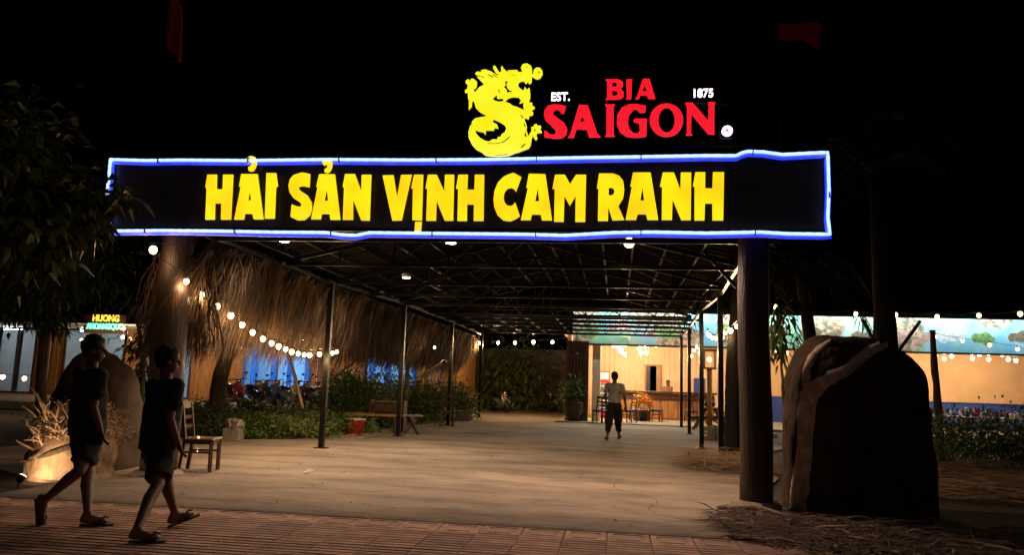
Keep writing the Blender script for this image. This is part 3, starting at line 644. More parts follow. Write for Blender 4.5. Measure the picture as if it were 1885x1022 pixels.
string_lights('upper row of bulbs strung along the painted banner', [AY(x, y, 23) for x, y in ((1427, 565), (1575, 578), (1648, 580), (1725, 583), (1802, 581), (1878, 578))], .065, ends=(AY(1395, 560, 23), AY(1910, 576, 23)), sag=.25, watts=12)
string_lights('lower row of bulbs sloping across the painted banner', [AY(x, y, 24) for x, y in ((1722, 620), (1772, 628), (1822, 635), (1873, 643))], .05, ends=(AY(1690, 612, 24), AY(1905, 650, 24)), sag=.1)
string_lights('pair of bulbs between the log post and the dark boulder', [AY(x, y, 22) for x, y in ((1430, 645), (1448, 650))], .06, ends=(AY(1405, 640, 22), AY(1460, 648, 22)))
string_lights('bulbs along the low wall behind the walkers', [AY(x, y, 20) for x, y in ((5, 694), (45, 697), (238, 690), (328, 682))], .07, ends=(AY(-30, 690, 20), AY(350, 676, 20)), sag=.2, watts=10)
string_lights('bulbs hung under the thatch above the bushes and motorbikes', [AY(x, y, 22.3) for x, y in ((446, 633), (520, 636), (600, 640), (662, 634), (735, 640), (800, 640))], .045, ends=(AY(430, 625, 22.3), AY(830, 630, 22.3)), watts=16)  # string with extra bulbs put in to brighten motorbikes and bushes
string_lights('bulbs above the white lit windows under the roof sign', [AY(x, y, 28.9) for x, y in ((150, 626), (185, 622), (228, 604), (226, 621), (240, 624))], .07, ends=(AY(130, 615, 28.9), AY(255, 612, 28.9)), watts=30)
string_lights('bulbs under the eave of the wooden restaurant behind the motorbikes', [AY(x, y, 29.3) for x, y in ((300, 640), (380, 642), (432, 640), (446, 641), (590, 640), (640, 640), (700, 637), (790, 640), (840, 642))], .05, ends=(AY(290, 630, 29.3), AY(856, 630, 29.3)), watts=34)

# ------------------------------------------------------------------ main restaurant (open hall with the long painted banner)
BY = 30.0
hall = thing('restaurant_hall', 'open front restaurant hall with long painted banner over warm lit rooms', 'building', (6, BY, 0))
bx0, bx1 = -2.0, 22.0
HB = 36.0
b = MB(); b.box((10, (28.6+HB)/2, .03), (24.5, HB-28.6, .06)); b.build('floor', stone_g, hall)
def corr_wall(x0, x1, y, z0, z1, pitch, dep, m, name='back_wall'):
    b = MB(); n = int((x1-x0)/pitch); vs = []
    for i in range(n+1):
        for q, d in ((0, 0), (.35, 0), (.5, dep), (.85, dep)):
            x = x0+(i+q)*pitch; vs += [(x, y+d, z0), (x, y+d, z1)]
    m2 = len(vs)//2; b.add(vs, [(2*i, 2*i+2, 2*i+3, 2*i+1) for i in range(m2-1)]); return b.build(name, m, hall)
corr_wall(-2.0, 5.6, HB, 0, 3.3, .24, .03, cream)
corr_wall(5.6, 22, HB, 1.15, 3.4, 4.0, .01, orangew)
b = MB(); b.box((13.8, HB-.02, .6), (16.4, .06, 1.1)); b.build('dado', bluep, hall)
b = MB(); b.box((13.8, HB-.05, 1.17), (16.4, .09, .05)); b.build('dado_rail', bluep, hall)
b = MB(); b.box((10, (BY+HB)/2, 3.42), (24.2, HB-BY, .05)); b.build('ceiling', mat('hall ceiling', (.42, .30, .20), .8, .3, 3), hall)
for k in range(8):
    x = -1.2+k*3; b = MB(); b.box((x, (BY+HB)/2, 3.34), (.10, HB-BY-.2, .10)); b.build('ceiling_beam', wood_d, hall)
for x, w in ((-1.85, .16), (22, .2)):
    b = MB(); b.box((x, (BY+HB)/2+.2, 1.7), (w, HB-BY, 3.4)); b.build('side_wall', cream, hall)
# banner: blue-green seafood pictures, lit by a strip along its top edge
bann = bpy.data.materials.new('banner print'); bann.use_nodes = True; t_ = bann.node_tree; pb = t_.nodes['Principled BSDF']; L_ = t_.links.new
tc = t_.nodes.new('ShaderNodeTexCoord')
n1 = t_.nodes.new('ShaderNodeTexNoise'); n1.inputs['Scale'].default_value = .9; n1.inputs['Detail'].default_value = 5; L_(tc.outputs['Object'], n1.inputs[0])
r1 = t_.nodes.new('ShaderNodeValToRGB'); r1.color_ramp.elements[0].color = (.22, .50, .74, 1); r1.color_ramp.elements[1].color = (.75, .82, .72, 1)
r1.color_ramp.elements[0].position = .40; r1.color_ramp.elements[1].position = .58; e = r1.color_ramp.elements.new(.49); e.color = (.42, .66, .40, 1); L_(n1.outputs[0], r1.inputs[0])
vo = t_.nodes.new('ShaderNodeTexVoronoi'); vo.voronoi_dimensions = '2D'; vo.inputs['Scale'].default_value = .62
n2 = t_.nodes.new('ShaderNodeTexNoise'); n2.inputs['Scale'].default_value = 2.2; n2.inputs['Detail'].default_value = 4; L_(tc.outputs['Object'], n2.inputs[0])
mixv = t_.nodes.new('ShaderNodeMixRGB'); mixv.inputs[0].default_value = .25; mpv = t_.nodes.new('ShaderNodeMapping'); mpv.inputs['Rotation'].default_value = (R(-90), 0, 0); mpv.inputs['Location'].default_value = (0, -2.9, 0); L_(tc.outputs['Object'], mpv.inputs[0]); L_(mpv.outputs[0], mixv.inputs[1]); L_(n2.outputs['Color'], mixv.inputs[2]); L_(mixv.outputs[0], vo.inputs['Vector'])
r2 = t_.nodes.new('ShaderNodeValToRGB'); r2.color_ramp.elements[0].position = .36; r2.color_ramp.elements[1].position = .42; r2.color_ramp.elements[0].color = (1, 1, 1, 1); r2.color_ramp.elements[1].color = (0, 0, 0, 1); L_(vo.outputs['Distance'], r2.inputs[0])
n3 = t_.nodes.new('ShaderNodeTexNoise'); n3.inputs['Scale'].default_value = 7; n3.inputs['Detail'].default_value = 6; L_(tc.outputs['Object'], n3.inputs[0])
r3 = t_.nodes.new('ShaderNodeValToRGB'); r3.color_ramp.elements[0].position = .38; r3.color_ramp.elements[1].position = .6; r3.color_ramp.elements[0].color = (.16, .15, .08, 1); r3.color_ramp.elements[1].color = (.85, .50, .36, 1); e = r3.color_ramp.elements.new(.48); e.color = (.55, .30, .16, 1); L_(n3.outputs[0], r3.inputs[0])
oi = t_.nodes.new('ShaderNodeObjectInfo'); ro_ = t_.nodes.new('ShaderNodeValToRGB'); ro_.color_ramp.interpolation = 'CONSTANT'; ro_.color_ramp.elements[0].color = (.34, .58, .26, 1); ro_.color_ramp.elements[1].position = .8; ro_.color_ramp.elements[1].color = (.62, .66, .34, 1)
for ps, cl_ in ((.22, (.22, .50, .75, 1)), (.42, (.70, .68, .50, 1)), (.6, (.30, .60, .55, 1))): e = ro_.color_ramp.elements.new(ps); e.color = cl_
L_(oi.outputs['Random'], ro_.inputs[0]); mb_ = t_.nodes.new('ShaderNodeMixRGB'); mb_.inputs[0].default_value = .55; L_(r1.outputs[0], mb_.inputs[1]); L_(ro_.outputs[0], mb_.inputs[2])
mx = t_.nodes.new('ShaderNodeMixRGB'); L_(r2.outputs[0], mx.inputs[0]); L_(mb_.outputs[0], mx.inputs[1]); L_(r3.outputs[0], mx.inputs[2]); L_(mx.outputs[0], pb.inputs['Base Color']); pb.inputs['Roughness'].default_value = .5
for xx0, xx1 in [(-1.72, .45), (.47, 2.66)]+[(2.68+k*2.14, 2.66+(k+1)*2.14) for k in range(9)]:
    b = MB(); b.cbox(((xx0+xx1)/2, BY-.05, 3.66), (xx1-xx0, .05, 1.24), .004); b.build('banner', bann, hall)
pic_m = [mat('pink fish print', (.72, .38, .28), .5, .6, 9, col2=(.35, .16, .10)), mat('brown crab print', (.40, .24, .13), .5, .7, 10, col2=(.10, .07, .04)), mat('pale squid print', (.78, .72, .66), .5, .5, 8, col2=(.40, .34, .32)), mat('green plate print', (.30, .42, .12), .5, .6, 10, col2=(.12, .20, .06))]
for k in range(22):
    xc = -1.2+k*1.04+random.uniform(-.15, .15); zc = 3.62+random.uniform(-.14, .14); L0 = random.uniform(.36, .56); hh = L0*random.uniform(.35, .6); kd = random.randrange(4); tl = random.choice((-1, 1)); ang = random.uniform(-.5, .5); out = []
    for q in range(26):
        a = 2*math.pi*q/26; x_, z_ = L0*math.cos(a), hh*math.sin(a)*(1+.25*math.sin(a*5+k)*(kd != 0))
        if kd == 0 and x_*tl > L0*.72: x_ *= 1.35; z_ *= 2.2
        out.append(Vector((xc+x_*math.cos(ang)-z_*math.sin(ang), BY-.081, zc+x_*math.sin(ang)+z_*math.cos(ang))))
    b = MB(); b.prism([out], (0, .004, 0)); b.build('printed_picture', pic_m[kd], hall)
b = MB(); b.box((10.1, BY-.07, 3.0), (24, .14, .07)); b.build('banner_beam', grey_steel, hall)
b = MB(); b.box((10.1, BY-.44, 4.40), (24, .82, .03)); b.box((10.1, BY-.835, 4.355), (24, .02, .12)); b.build('banner_hood', roof_m, hall)  # hood and front lip added to keep the glowing strip out of view
b = MB(); b.box((10.1, BY-.62, 4.365), (23.6, .03, .025)); b.build('light_strip', cyan_m, hall)
b = MB(); b.box((10.1, BY+3, 4.55), (24.4, 6.9, .05), Matrix.Rotation(R(3), 3, 'X')); b.build('roof', roof_m, hall)
# slatted brown column and pale pilaster at the corner
b0 = AG(1070, 778); 
for k in range(7):
    b = MB(); b.box((-1.86+k*.125, 29.45+(k % 2)*.03, 1.55), (.09, .07, 3.1)); b.build('slat', wood_d, hall)
b = MB(); b.box((-1.5, 29.55, 1.55), (.86, .06, 3.1)); b.build('column_core', wood_d, hall)
b = MB(); b.cbox((-.78, 30.2, 1.5), (.32, .3, 3.0), .02); b.build('pilaster', cream, hall)
for x, y in ((9.6, 29.6), (15.0, 29.6)):
    b = MB(); b.box((x, y, 1.5), (.16, .16, 3.0)); b.build('column', wood_d, hall)
# doorway in the back wall
dz0 = AY(1188, 706, HB-.05); dz1 = AY(1217, 668, HB-.05)
b = MB()
for x in (dz0.x, dz1.x): b.box((x, HB-.06, 1.22), (.07, .08, 2.36))
b.box(((dz0.x+dz1.x)/2, HB-.06, 2.43), (dz1.x-dz0.x+.07, .08, .07)); b.build('door_frame', wood_w, hall)
b = MB(); b.box((dz0.x+.27, HB-.035, 1.22), (.46, .03, 2.34)); b.build('door_opening', mat('dark blue door', (.03, .035, .07), .5, .2, 2), hall)
b = MB(); b.box((dz1.x-.27, HB-.035, 1.22), (.46, .03, 2.34)); b.build('door_leaf', mat('door leaf', (.38, .28, .19), .6, .2, 2), hall)
b = MB(); b.box((3.75, HB-.04, 1.5), (.5, .03, .8)); b.build('window', bluep, hall)
# bulbs inside
string_lights('bright white bulbs in a slanting row under the reception ceiling', [AY(x, y, 32-.25*i) for i, (x, y) in enumerate(((1130, 635), (1138, 639), (1143, 645), (1150, 652)))], .085, bulb_cool, ends=(AY(1118, 630, 32.3), AY(1152, 640, 31)), watts=120, col=(1, .76, .50))
def chandelier(label, px, Y, bulbs, m, r=.075, watts=54.0):
    c = AY(px, 628, Y); t = thing('pendant_lamp', label, 'lamp', (c.x, Y, 3.38))
    b = MB(); b.cbox((c.x, Y, 3.30), (.9, .12, .05), .01); b.build('rail', wood_d, t)
    for x, y in bulbs:
        q = AY(x, y, Y+random.uniform(-.2, .2)); b = MB(); b.sphere(q, r, 12, 8); o = b.build('bulb', m, t, True)
        lamp('POINT', 'bulb_light', q-Vector((0, 0, r+.04)), watts, (1, .62, .30) if m is bulb_warm else (1, .74, .46), .04, t)
        b = MB(); b.tube([q+Vector((0, 0, r)), (q.x, q.y, 3.36)], .012, 5); b.build('rod', wood_d, o)
chandelier('cluster of six orange bulbs hanging over the reception', 1190, 33, ((1177, 642), (1183, 634), (1190, 640), (1190, 649), (1180, 650), (1207, 636)), bulb_warm, .085, 55.0)
chandelier('three bulbs hanging at the boulder side of the dining hall', 1738, 33, ((1722, 655), (1738, 660), (1752, 656)), bulb_cool)
chandelier('three bulbs hanging in the middle of the dining hall', 1805, 32.5, ((1790, 660), (1803, 653), (1820, 662)), bulb_cool)
chandelier('three bulbs hanging at the picture edge of the dining hall', 1858, 33, ((1845, 653), (1856, 662), (1870, 664)), bulb_cool)
chandelier('hidden row of bulbs over the dining hall behind the boulder', 1600, 33, ((1560, 652), (1600, 655), (1650, 655)), bulb_cool)
chandelier('bulbs over the tables between the log post and boulder', 1430, 33, ((1375, 650), (1415, 655), (1440, 652)), bulb_cool)

# reception counter, fridge, picnic table and chairs
ct = thing('reception_counter', 'brown panelled reception counter under the orange bulbs', 'counter', (1.7, 33.6, .06))
b = MB(); b.cbox((1.9, 33.6, .62), (4.4, .5, 1.1), .01); b.build('body', wood_w, ct)
b = MB(); b.cbox((1.9, 33.55, 1.22), (4.6, .7, .08), .015); b.build('top', wood_d, ct)
b = MB(); b.cbox((1.9, 33.33, 1.0), (4.42, .04, .24), .01); b.build('front_band', wood_d, ct)
for k in range(6):
    b = MB(); b.cbox((.05+k*.74, 33.335, .5), (.62, .03, .72), .012); b.build('panel', wood_w, ct)
fr = thing('drinks_fridge', 'red drinks fridge with white header beside the pilaster', 'fridge', (-.35, 33, .06))
fx = AY(1108, 720, 33).x
b = MB(); b.cbox((fx, 33.0, 1.05), (.66, .6, 1.98), .02); b.build('cabinet', redp, fr)
b = MB(); b.cbox((fx, 32.68, 1.83), (.58, .03, .30), .01); b.build('header', mat('fridge header', (.8, .5, .5), .4, .4, 5), fr)
b = MB(); b.cbox((fx, 32.69, .95), (.56, .02, 1.2), .01); b.build('glass_door', mat('fridge glass', (.16, .15, .16), .15, .5, 9), fr)
for z in (.5, .8, 1.1, 1.4):
    b = MB(); b.box((fx, 32.67, z), (.54, .02, .03)); b.build('shelf', whitep, fr)

def chair_proto(seat_m, frame_m):
    t = thing('chair', 'x', 'chair')
    def part(name, fn, m):
        b = MB(); fn(b); me = b.mesh(name, m)
        bm = bmesh.new(); bm.from_mesh(me); bmesh.ops.recalc_face_normals(bm, faces=bm.faces); bm.to_mesh(me); bm.free(); return link(name, me, t)
    part('seat', lambda b: b.cbox((0, 0, .45), (.44, .43, .035), .015), seat_m)
    for sx in (-1, 1):
        part('leg', lambda b: b.bar((sx*.185, .185, 0), (sx*.18, .18, .44), .042), frame_m)
        part('leg', lambda b: (b.bar((sx*.19, -.24, 0), (sx*.18, -.19, .45), .042), b.bar((sx*.18, -.19, .44), (sx*.175, -.27, .95), .04)), frame_m)
    part('seat_rail', lambda b: (b.box((0, .17, .41), (.34, .025, .05)), b.box((0, -.18, .41), (.34, .025, .05)), b.box((.17, 0, .41), (.025, .34, .05)), b.box((-.17, 0, .41), (.025, .34, .05))), frame_m)
    part('stretcher', lambda b: (b.box((.18, -.01, .27), (.022, .38, .03)), b.box((-.18, -.01, .27), (.022, .38, .03))), frame_m)
    part('top_rail', lambda b: b.cbox((0, -.27, .92), (.40, .03, .09), .01, Matrix.Rotation(R(9), 3, 'X')), frame_m)
    for z, y in ((.62, -.222), (.75, -.242)): part('back_slat', lambda b: b.box((0, y, z), (.33, .02, .045)), frame_m)
    return t
ch = chair_proto(wood_d, wood_d)
def put_chair(proto, loc, rz, label, first=False, group=None):
    o = proto if first else copy_tree(proto); o.location = loc; o.rotation_euler = (0, 0, rz); o['label'] = label
    if group: o['group'] = group
    return o
put_chair(ch, (-5.86, 10.42, .022), R(-78), 'dark wooden chair standing alone beside the walker at the gate', True)
put_chair(ch, (-5.15, 23.25, .022), R(15), 'dark wooden chair with pale lit back by the third thin post')
chb = chair_proto(bluecloth, wood_d)
first = True
for (px, py, rz, lab) in ((1103, 778, 160, 'blue chair nearest the pilaster at the reception'), (1120, 781, 200, 'dark blue chair half behind the walking man in grey'),
                          (1157, 778, 120, 'blue chair just beyond the walking man, facing the counter'), (1170, 775, 60, 'blue chair tucked by the low dark tub'),
                          (1208, 776, 250, 'dark chair at the right of the flower arrangement'), (1262, 772, 200, 'dark chair by the far thin post near the picnic table')):
    g_ = AG(px, py, .06); put_chair(chb, (g_.x, min(g_.y, 32.6), .06), R(rz), lab, first, 'blue chairs in the reception'); first = False
chw = chair_proto(org, wood_d); g_ = AG(1186, 776, .06); put_chair(chw, (g_.x, g_.y, .06), R(170), 'orange seated chair holding the yellow flowers', True)
# flowers on that chair
fl = thing('flower_arrangement', 'yellow and orange flower arrangement standing on a chair', 'flowers', (g_.x-.05, g_.y, .54))
b = MB(); b.lathe((g_.x-.05, g_.y, .53), [(.10, 0), (.15, .10), (.12, .22)], 12); b.build('basket', whitep, fl, True)
for m_, n_, zc, nm in ((yel, 220, .38, 'yellow_blooms'), (org, 180, .30, 'orange_blooms')):
    C = RNG.normal(size=(n_, 3))*np.array([.15, .12, .13])+np.array([-.08 if m_ is yel else .12, 0, zc]); V, F = leaves(C, RNG.normal(size=(n_, 3)), .07, .06, .1); tag(link(nm, np_mesh(nm, V, F, m_), fl), kind='stuff')
tb = AG(1165, 778, .06); t = thing('round_tub', 'low dark tub standing by the blue chairs', 'tub', (tb.x+.35, 31.6, .06))
b = MB(); b.lathe((tb.x+.35, 31.6, .06), [(.26, 0), (.32, .42), (.34, .45), (.30, .45)], 18); b.build('body', mat('tub plastic', (.04, .05, .045), .5, .2, 3), t, True)
b = MB(); b.lathe((tb.x+.35, 31.6, .51), [(.33, 0), (.33, .02), (.05, .035)], 18); b.build('lid', whitep, t, True)

def picnic(label, loc, rz=0, L=1.5):
    t = thing('picnic_table', label, 'table', loc); M = Matrix.Rotation(rz, 3, 'Z'); W_ = lambda v: M @ Vector(v)+Vector(loc)
    for k in range(4):
        b = MB(); b.cbox(W_((0, -.27+k*.18, .75)), (L, .165, .04), .008, M); b.build('plank', wood_d, t)
    for s in (-1, 1):
        b = MB(); b.cbox(W_((0, s*.62, .44)), (L, .24, .04), .008, M); b.build('bench_plank', wood_d, t)
        b = MB(); b.bar(W_((s*L*.35, -.55, 0)), W_((s*L*.35, -.15, .73)), .06, .08); b.bar(W_((s*L*.35, .55, 0)), W_((s*L*.35, .15, .73)), .06, .08); b.bar(W_((s*L*.35, -.65, .40)), W_((s*L*.35, .65, .40)), .05, .08); b.build('trestle', wood_d, t)
    return t
g_ = AG(1290, 797); picnic('dark picnic table behind the thin posts, near the lantern', (g_.x+.5, 27.5, .02), R(80))
pb_ = thing('blue_bag', 'small blue bag lying on the picnic table by the thin posts', 'bag', (3.2, 27.3, .79))
b = MB(); b.sphere((3.2, 27.3, .92), (.2, .14, .14), 12, 8); b.box((3.2, 27.3, 1.07), (.10, .03, .06)); b.build('pouch', bluep, pb_, True)
# dining tables behind the hedge
tcol = mat('white table cloth', (.75, .62, .55), .7, .15, 3); first = None
redc = mat('red cup', (.55, .03, .04), .4, .2, 4); pinkc = mat('pale cup', (.75, .55, .48), .4, .3, 4)
for i, (px, lab) in enumerate(((1742, 'laid dining table nearest the dark boulder'), (1792, 'laid dining table with a tall red cup, second from the boulder'), (1836, 'laid dining table with two red cups, third from the boulder'), (1878, 'laid dining table cut by the picture edge'))):
    c = AY(px, 770, 27); c.z = 0; t = thing('dining_table', lab, 'table', c, 'tables laid behind the hedge')
    b = MB(); b.cbox(c+Vector((0, 0, .78)), (.82, .8, .04), .01); b.build('top', tcol, t)
    for sx in (-1, 1):
        for sy in (-1, 1): b = MB(); b.bar(c+Vector((sx*.34, sy*.34, .06)), c+Vector((sx*.34, sy*.34, .76)), .05); b.build('leg', whitep, t)
    for q in range(6):
        m_ = [redc, pinkc, whitep][(q+i) % 3]; p = c+Vector((random.uniform(-.36, .36), random.uniform(-.3, .3), .801)); hgt = random.choice((.14, .2, .3))
        u = thing('cup', f'{["red", "pinkish", "white"][(q+i) % 3]} cup {["nearer the boulder", "further from the boulder"][q//3]} on the {["first", "second", "third", "last"][i]} laid table from the boulder', 'cup', p, 'cups on the laid tables')
        b = MB(); b.lathe(p, [(.05, 0), (.065, hgt), (.055, hgt), (.045, .02)], 10); o = b.build('body', m_, u, True)

# ------------------------------------------------------------------ wooden restaurant behind the motorbikes
WY = 31.0; WZ0 = .25
wr = thing('wooden_restaurant', 'orange wooden restaurant with blue lit windows behind the parked motorbikes', 'building', (-16, WY, 0))
def wx(px): return AY(px, 700, WY).x
segs = [(-60, -10, 'w'), (-10, 60, 'g'), (60, 112, 'w'), (112, 226, 'g'), (226, 262, 'w'), (262, 350, 'g'), (350, 400, 'w'), (400, 420, 'w'), (420, 446, 'w'), (446, 572, 'b'), (572, 668, 'w'), (668, 768, 'b'), (768, 838, 'w')]
b = MB(); b.box(((wx(-60)+wx(838))/2, 29.2, WZ0/2), (wx(838)-wx(-60)+.4, 11, WZ0)); b.build('terrace', stone_g, wr)
for p0, p1, kd in segs:
    x0, x1 = wx(p0), wx(p1)
    if kd == 'w':
        n = max(1, round((x1-x0)/.25)); w = (x1-x0)/n
        for k in range(n):
            b = MB(); b.cbox((x0+(k+.5)*w, WY+random.uniform(0, .02), (WZ0+3.2)/2), (w-.018, .05, 3.2-WZ0), .012); b.build('plank', wood_w, wr)
    else:
        b = MB()
        for x in (x0+.04, (x0+x1)/2, x1-.04): b.box((x, WY, (WZ0+3.2)/2), (.07, .09, 3.2-WZ0))
        for z in (WZ0+.05, 3.15): b.box(((x0+x1)/2, WY, z), (x1-x0-.002, .088, .08))
        f = b.build('window_frame', wood_d if kd == 'g' else blue_cur, wr)
        b = MB(); b.box(((x0+x1)/2, WY+.01, (WZ0+3.2)/2), (x1-x0-.1, .012, 3.0-WZ0)); b.build('pane', glassm, f)
        for u in ((.08, .2), (.38, .47), (.62, .7), (.88, .97)) if kd == 'b' else ((.45, .55),):
            b = MB(); a0, a1 = x0+(x1-x0)*u[0], x0+(x1-x0)*u[1]; n = 10; vs = []
            for i in range(n+1): x = a0+(a1-a0)*i/n; vs += [(x, WY+.16+.035*math.sin(i*2.2), WZ0+.1), (x, WY+.16+.035*math.sin(i*2.2+.4), 3.1)]
            b.add(vs, [(2*i, 2*i+2, 2*i+3, 2*i+1) for i in range(n)]); b.build('curtain', blue_cur if kd == 'b' else whitep, f)
xl, xr = wx(-200), wx(838); xm = wx(300)
b = MB(); b.box(((xm+xr)/2, WY+4.2, 1.7), (xr-xm, .1, 3.3)); b.build('inner_wall', blue_lit_wall, wr)
b = MB(); b.box(((xl+xm)/2, WY+4.2, 1.7), (xm-xl, .1, 3.3)); b.build('inner_wall', whitep, wr)
b = MB(); b.box((xm, WY+2.1, 1.7), (.1, 4.1, 3.3)); b.build('partition', whitep, wr)
b = MB(); b.box((xr, WY+2.1, 1.7), (.1, 4.2, 3.3)); b.build('side_wall', wood_w, wr)
b = MB(); b.box(((xl+xr)/2, WY+2.2, .12), (xr-xl, 4.2, .262)); b.build('inner_floor', stone_g, wr)
b = MB(); b.box(((xl+xr)/2, WY+1.6, 3.3), (xr-xl+.6, 6.6, .06)); b.build('ceiling', whitep, wr)
b = MB(); b.add([(xl-.5, WY-1.6, 3.25), (xr+.6, WY-1.6, 3.25), (xr+.6, WY+2, 4.8), (xl-.5, WY+2, 4.8), (xl-.5, WY+5.4, 3.3), (xr+.6, WY+5.4, 3.3)], [(0, 1, 2, 3), (3, 2, 5, 4)]); b.build('roof', roof_m, wr)
for px, y in ((-60, WY+2.4), (20, WY+1.6), (170, WY+1.6), (300, WY+1.6)):
    p = AY(px, 600, y); b = MB(); b.tube([(p.x-.6, y, 3.2), (p.x+.6, y, 3.2)], .03, 8); b.build('fluorescent_tube', tube_m, wr)
tube_b = glow('blue white tube', (.48, .72, 1.0), 230)
for px, y in ((480, WY+1.8), (540, WY+2.6), (700, WY+1.8), (745, WY+2.6), (600, WY+2.2)):
    p = AY(px, 640, y); b = MB(); b.tube([(p.x-.6, y, 3.05), (p.x+.6, y, 3.05)], .03, 8); b.build('fluorescent_tube', tube_b, wr)
# guests' tables inside, seen through the glass
wtable = mat('white chair cover', (.7, .7, .72), .8, .15, 4)
for i, px in enumerate((475, 512, 552, 690, 722, 752)):
    x = wx(px); y = WY+1.4+.5*(i % 2); t = thing('covered_table', ['white covered table behind the first blue curtain', 'white covered table in the middle of the larger blue window', 'white covered table at the plank end of the larger blue window', 'white covered table at the near pane of the smaller blue window', 'white covered table in the middle of the smaller blue window', 'white covered table at the far pane of the smaller blue window'][i], 'table', (x, y, WZ0))
    b = MB(); b.lathe((x, y, WZ0), [(.46, .02), (.44, .3), (.40, .72), (.38, .75)], 20); b.build('cloth', wtable, t, True)
    for s in (-1, 1):
        u = thing('covered_chair', f'white covered chair on the {"plank" if s < 0 else "far"} side of {["first", "second", "third", "fourth", "fifth", "sixth"][i]} covered table from the tree trunk', 'chair', (x+s*.55, y-.2, WZ0))
        b = MB(); b.cbox((x+s*.55, y-.2, WZ0+.24), (.42, .42, .44), .04); b.build('seat', wtable, u)
        b = MB(); b.cbox((x+s*.68, y-.2, WZ0+.72), (.10, .42, .52), .04); b.build('backrest', wtable, u)
# roof sign letters of the wooden restaurant
sg = thing('roof_sign', 'yellow and green lit letters above the white lit windows', 'sign', (wx(193), WY-1.7, 3.1))
b = MB(); c = AY(193, 597, WY-1.62); b.box(c, (1.9, .04, .8)); b.build('backing', board_m, sg)
c = AY(195, 586, WY-1.7); text_part('HUONG', .29, gold_m, sg, c, 1.2, .03, .03, name='yellow_lettering')
c = AY(193, 602, WY-1.7); text_part('AHOANGQUO', .30, green_m, sg, c, 1.7, .03, .035, name='green_lettering')

# ------------------------------------------------------------------ garden beds and shrubs
for i, (x, y, rx, ry, h, n, lab, m_) in enumerate((
    (-8.3, 16.6, .9, .7, .62, 1500, 'low shrub beside the white bag and planter box', leafA),
    (-7.3, 17.0, .8, .6, .58, 1400, 'low bright shrub on the yard edge below the leaning pole', leafD),
    (-7.0, 18.6, .8, .8, .66, 1400, 'low shrub just behind the first thin post', leafA),
    (-9.6, 17.4, 1.0, .8, .70, 1500, 'bushy shrub at the foot of the tree trunk', leafA),
    (-8.4, 18.6, 1.0, .9, .75, 1600, 'rounded shrub in the middle of the garden bed', leafD),
    (-10.6, 18.8, 1.2, .9, .9, 1500, 'dark shrub behind the tree trunk', leafB),
    (-9.2, 20.3, 1.2, .9, .7, 1500, 'shrub in front of the parked motorbikes', leafA),
    (-7.4, 21.8, 1.1, .9, 1.35, 2400, 'tall dense bush in front of the smaller blue window', leafB),
    (-8.15, 23.0, .8, .8, 1.3, 1500, 'tall bush at the plank wall end of the motorbike row', leafB),
    (-6.9, 25.2, 1.1, .9, 1.35, 2000, 'leafy bush behind the benches', leafA),
    (-6.2, 27.6, .9, .8, 1.15, 1500, 'bush beside the brick planter near the thatch end', leafD),
    (-12.5, 17.0, 1.2, .9, .8, 1300, 'shrub behind the log post of the gate', leafA))):
    h = h if h > 1 else h*.68
    shrub('shrub', lab, 'shrub', (x, y, -.01), rx, ry, h, int(n*(3.0 if h > 1 else 1.7)), .15 if h > 1 else .13, .06 if h > 1 else .04, m_, 'garden shrubs by the yard', clumps=22)
# grass-like tufts of ground cover
N = 5200; C = np.stack([RNG.uniform(-11.5, -6.7, N), RNG.uniform(15.8, 20.5, N), np.zeros(N)], 1); keep = (C[:, 0] < -6.75-.18*(17.5-np.minimum(C[:, 1], 17.5))*2.0); C = C[keep]
D = RNG.normal(size=(len(C), 3))*.35+np.array([0, 0, 1.]); V, F = leaves(C, D, .38, .02, .35, .4); o = link('ground_cover', np_mesh('ground_cover', V, F, leafA)); tag(o, 'grassy ground cover between the garden shrubs', 'ground cover', kind='stuff')
# pale spiky plant
t = thing('spiky_plant', 'pale spiky rosette plant in front of the parked motorbikes', 'plant', (-9.3, 18.9, .0))
n = 46; a = RNG.uniform(0, 2*math.pi, n); D = np.stack([np.cos(a), np.sin(a), RNG.uniform(.3, 1.2, n)], 1); V, F = leaves(np.tile([0, 0, .45], (n, 1)), D, .75, .07, .3, .2); link('blades', np_mesh('blades', V, F, leafD), t)
b = MB(); b.tube([(0, 0, 0), (0, 0, .5)], [.05, .04], 8); link('stem', b.mesh('stem', bark), t)

def trunk_mesh(path, rad, n=14, bumpy=.06):
    b = MB(); b.tube(path, rad, n)
    b.v = [tuple(Vector(p)+Vector((noise.noise(Vector(p)*5), noise.noise(Vector(p)*5+Vector((9, 0, 0))), 0))*bumpy*.5) for p in b.v]; return b
def spline(pts, rad, n=16):
    out, ro_ = [], []
    for i in range(n+1):
        u = i/n*(len(pts)-1); k = min(int(u), len(pts)-2); f = u-k
        p0, p1, p2, p3 = [Vector(pts[min(max(k+d, 0), len(pts)-1)]) for d in (-1, 0, 1, 2)]
        out.append(.5*((2*p1)+(p2-p0)*f+(2*p0-5*p1+4*p2-p3)*f*f+(3*p1-p0-3*p2+p3)*f**3)); ro_.append(rad[k]*(1-f)+rad[k+1]*f)
    return out, ro_
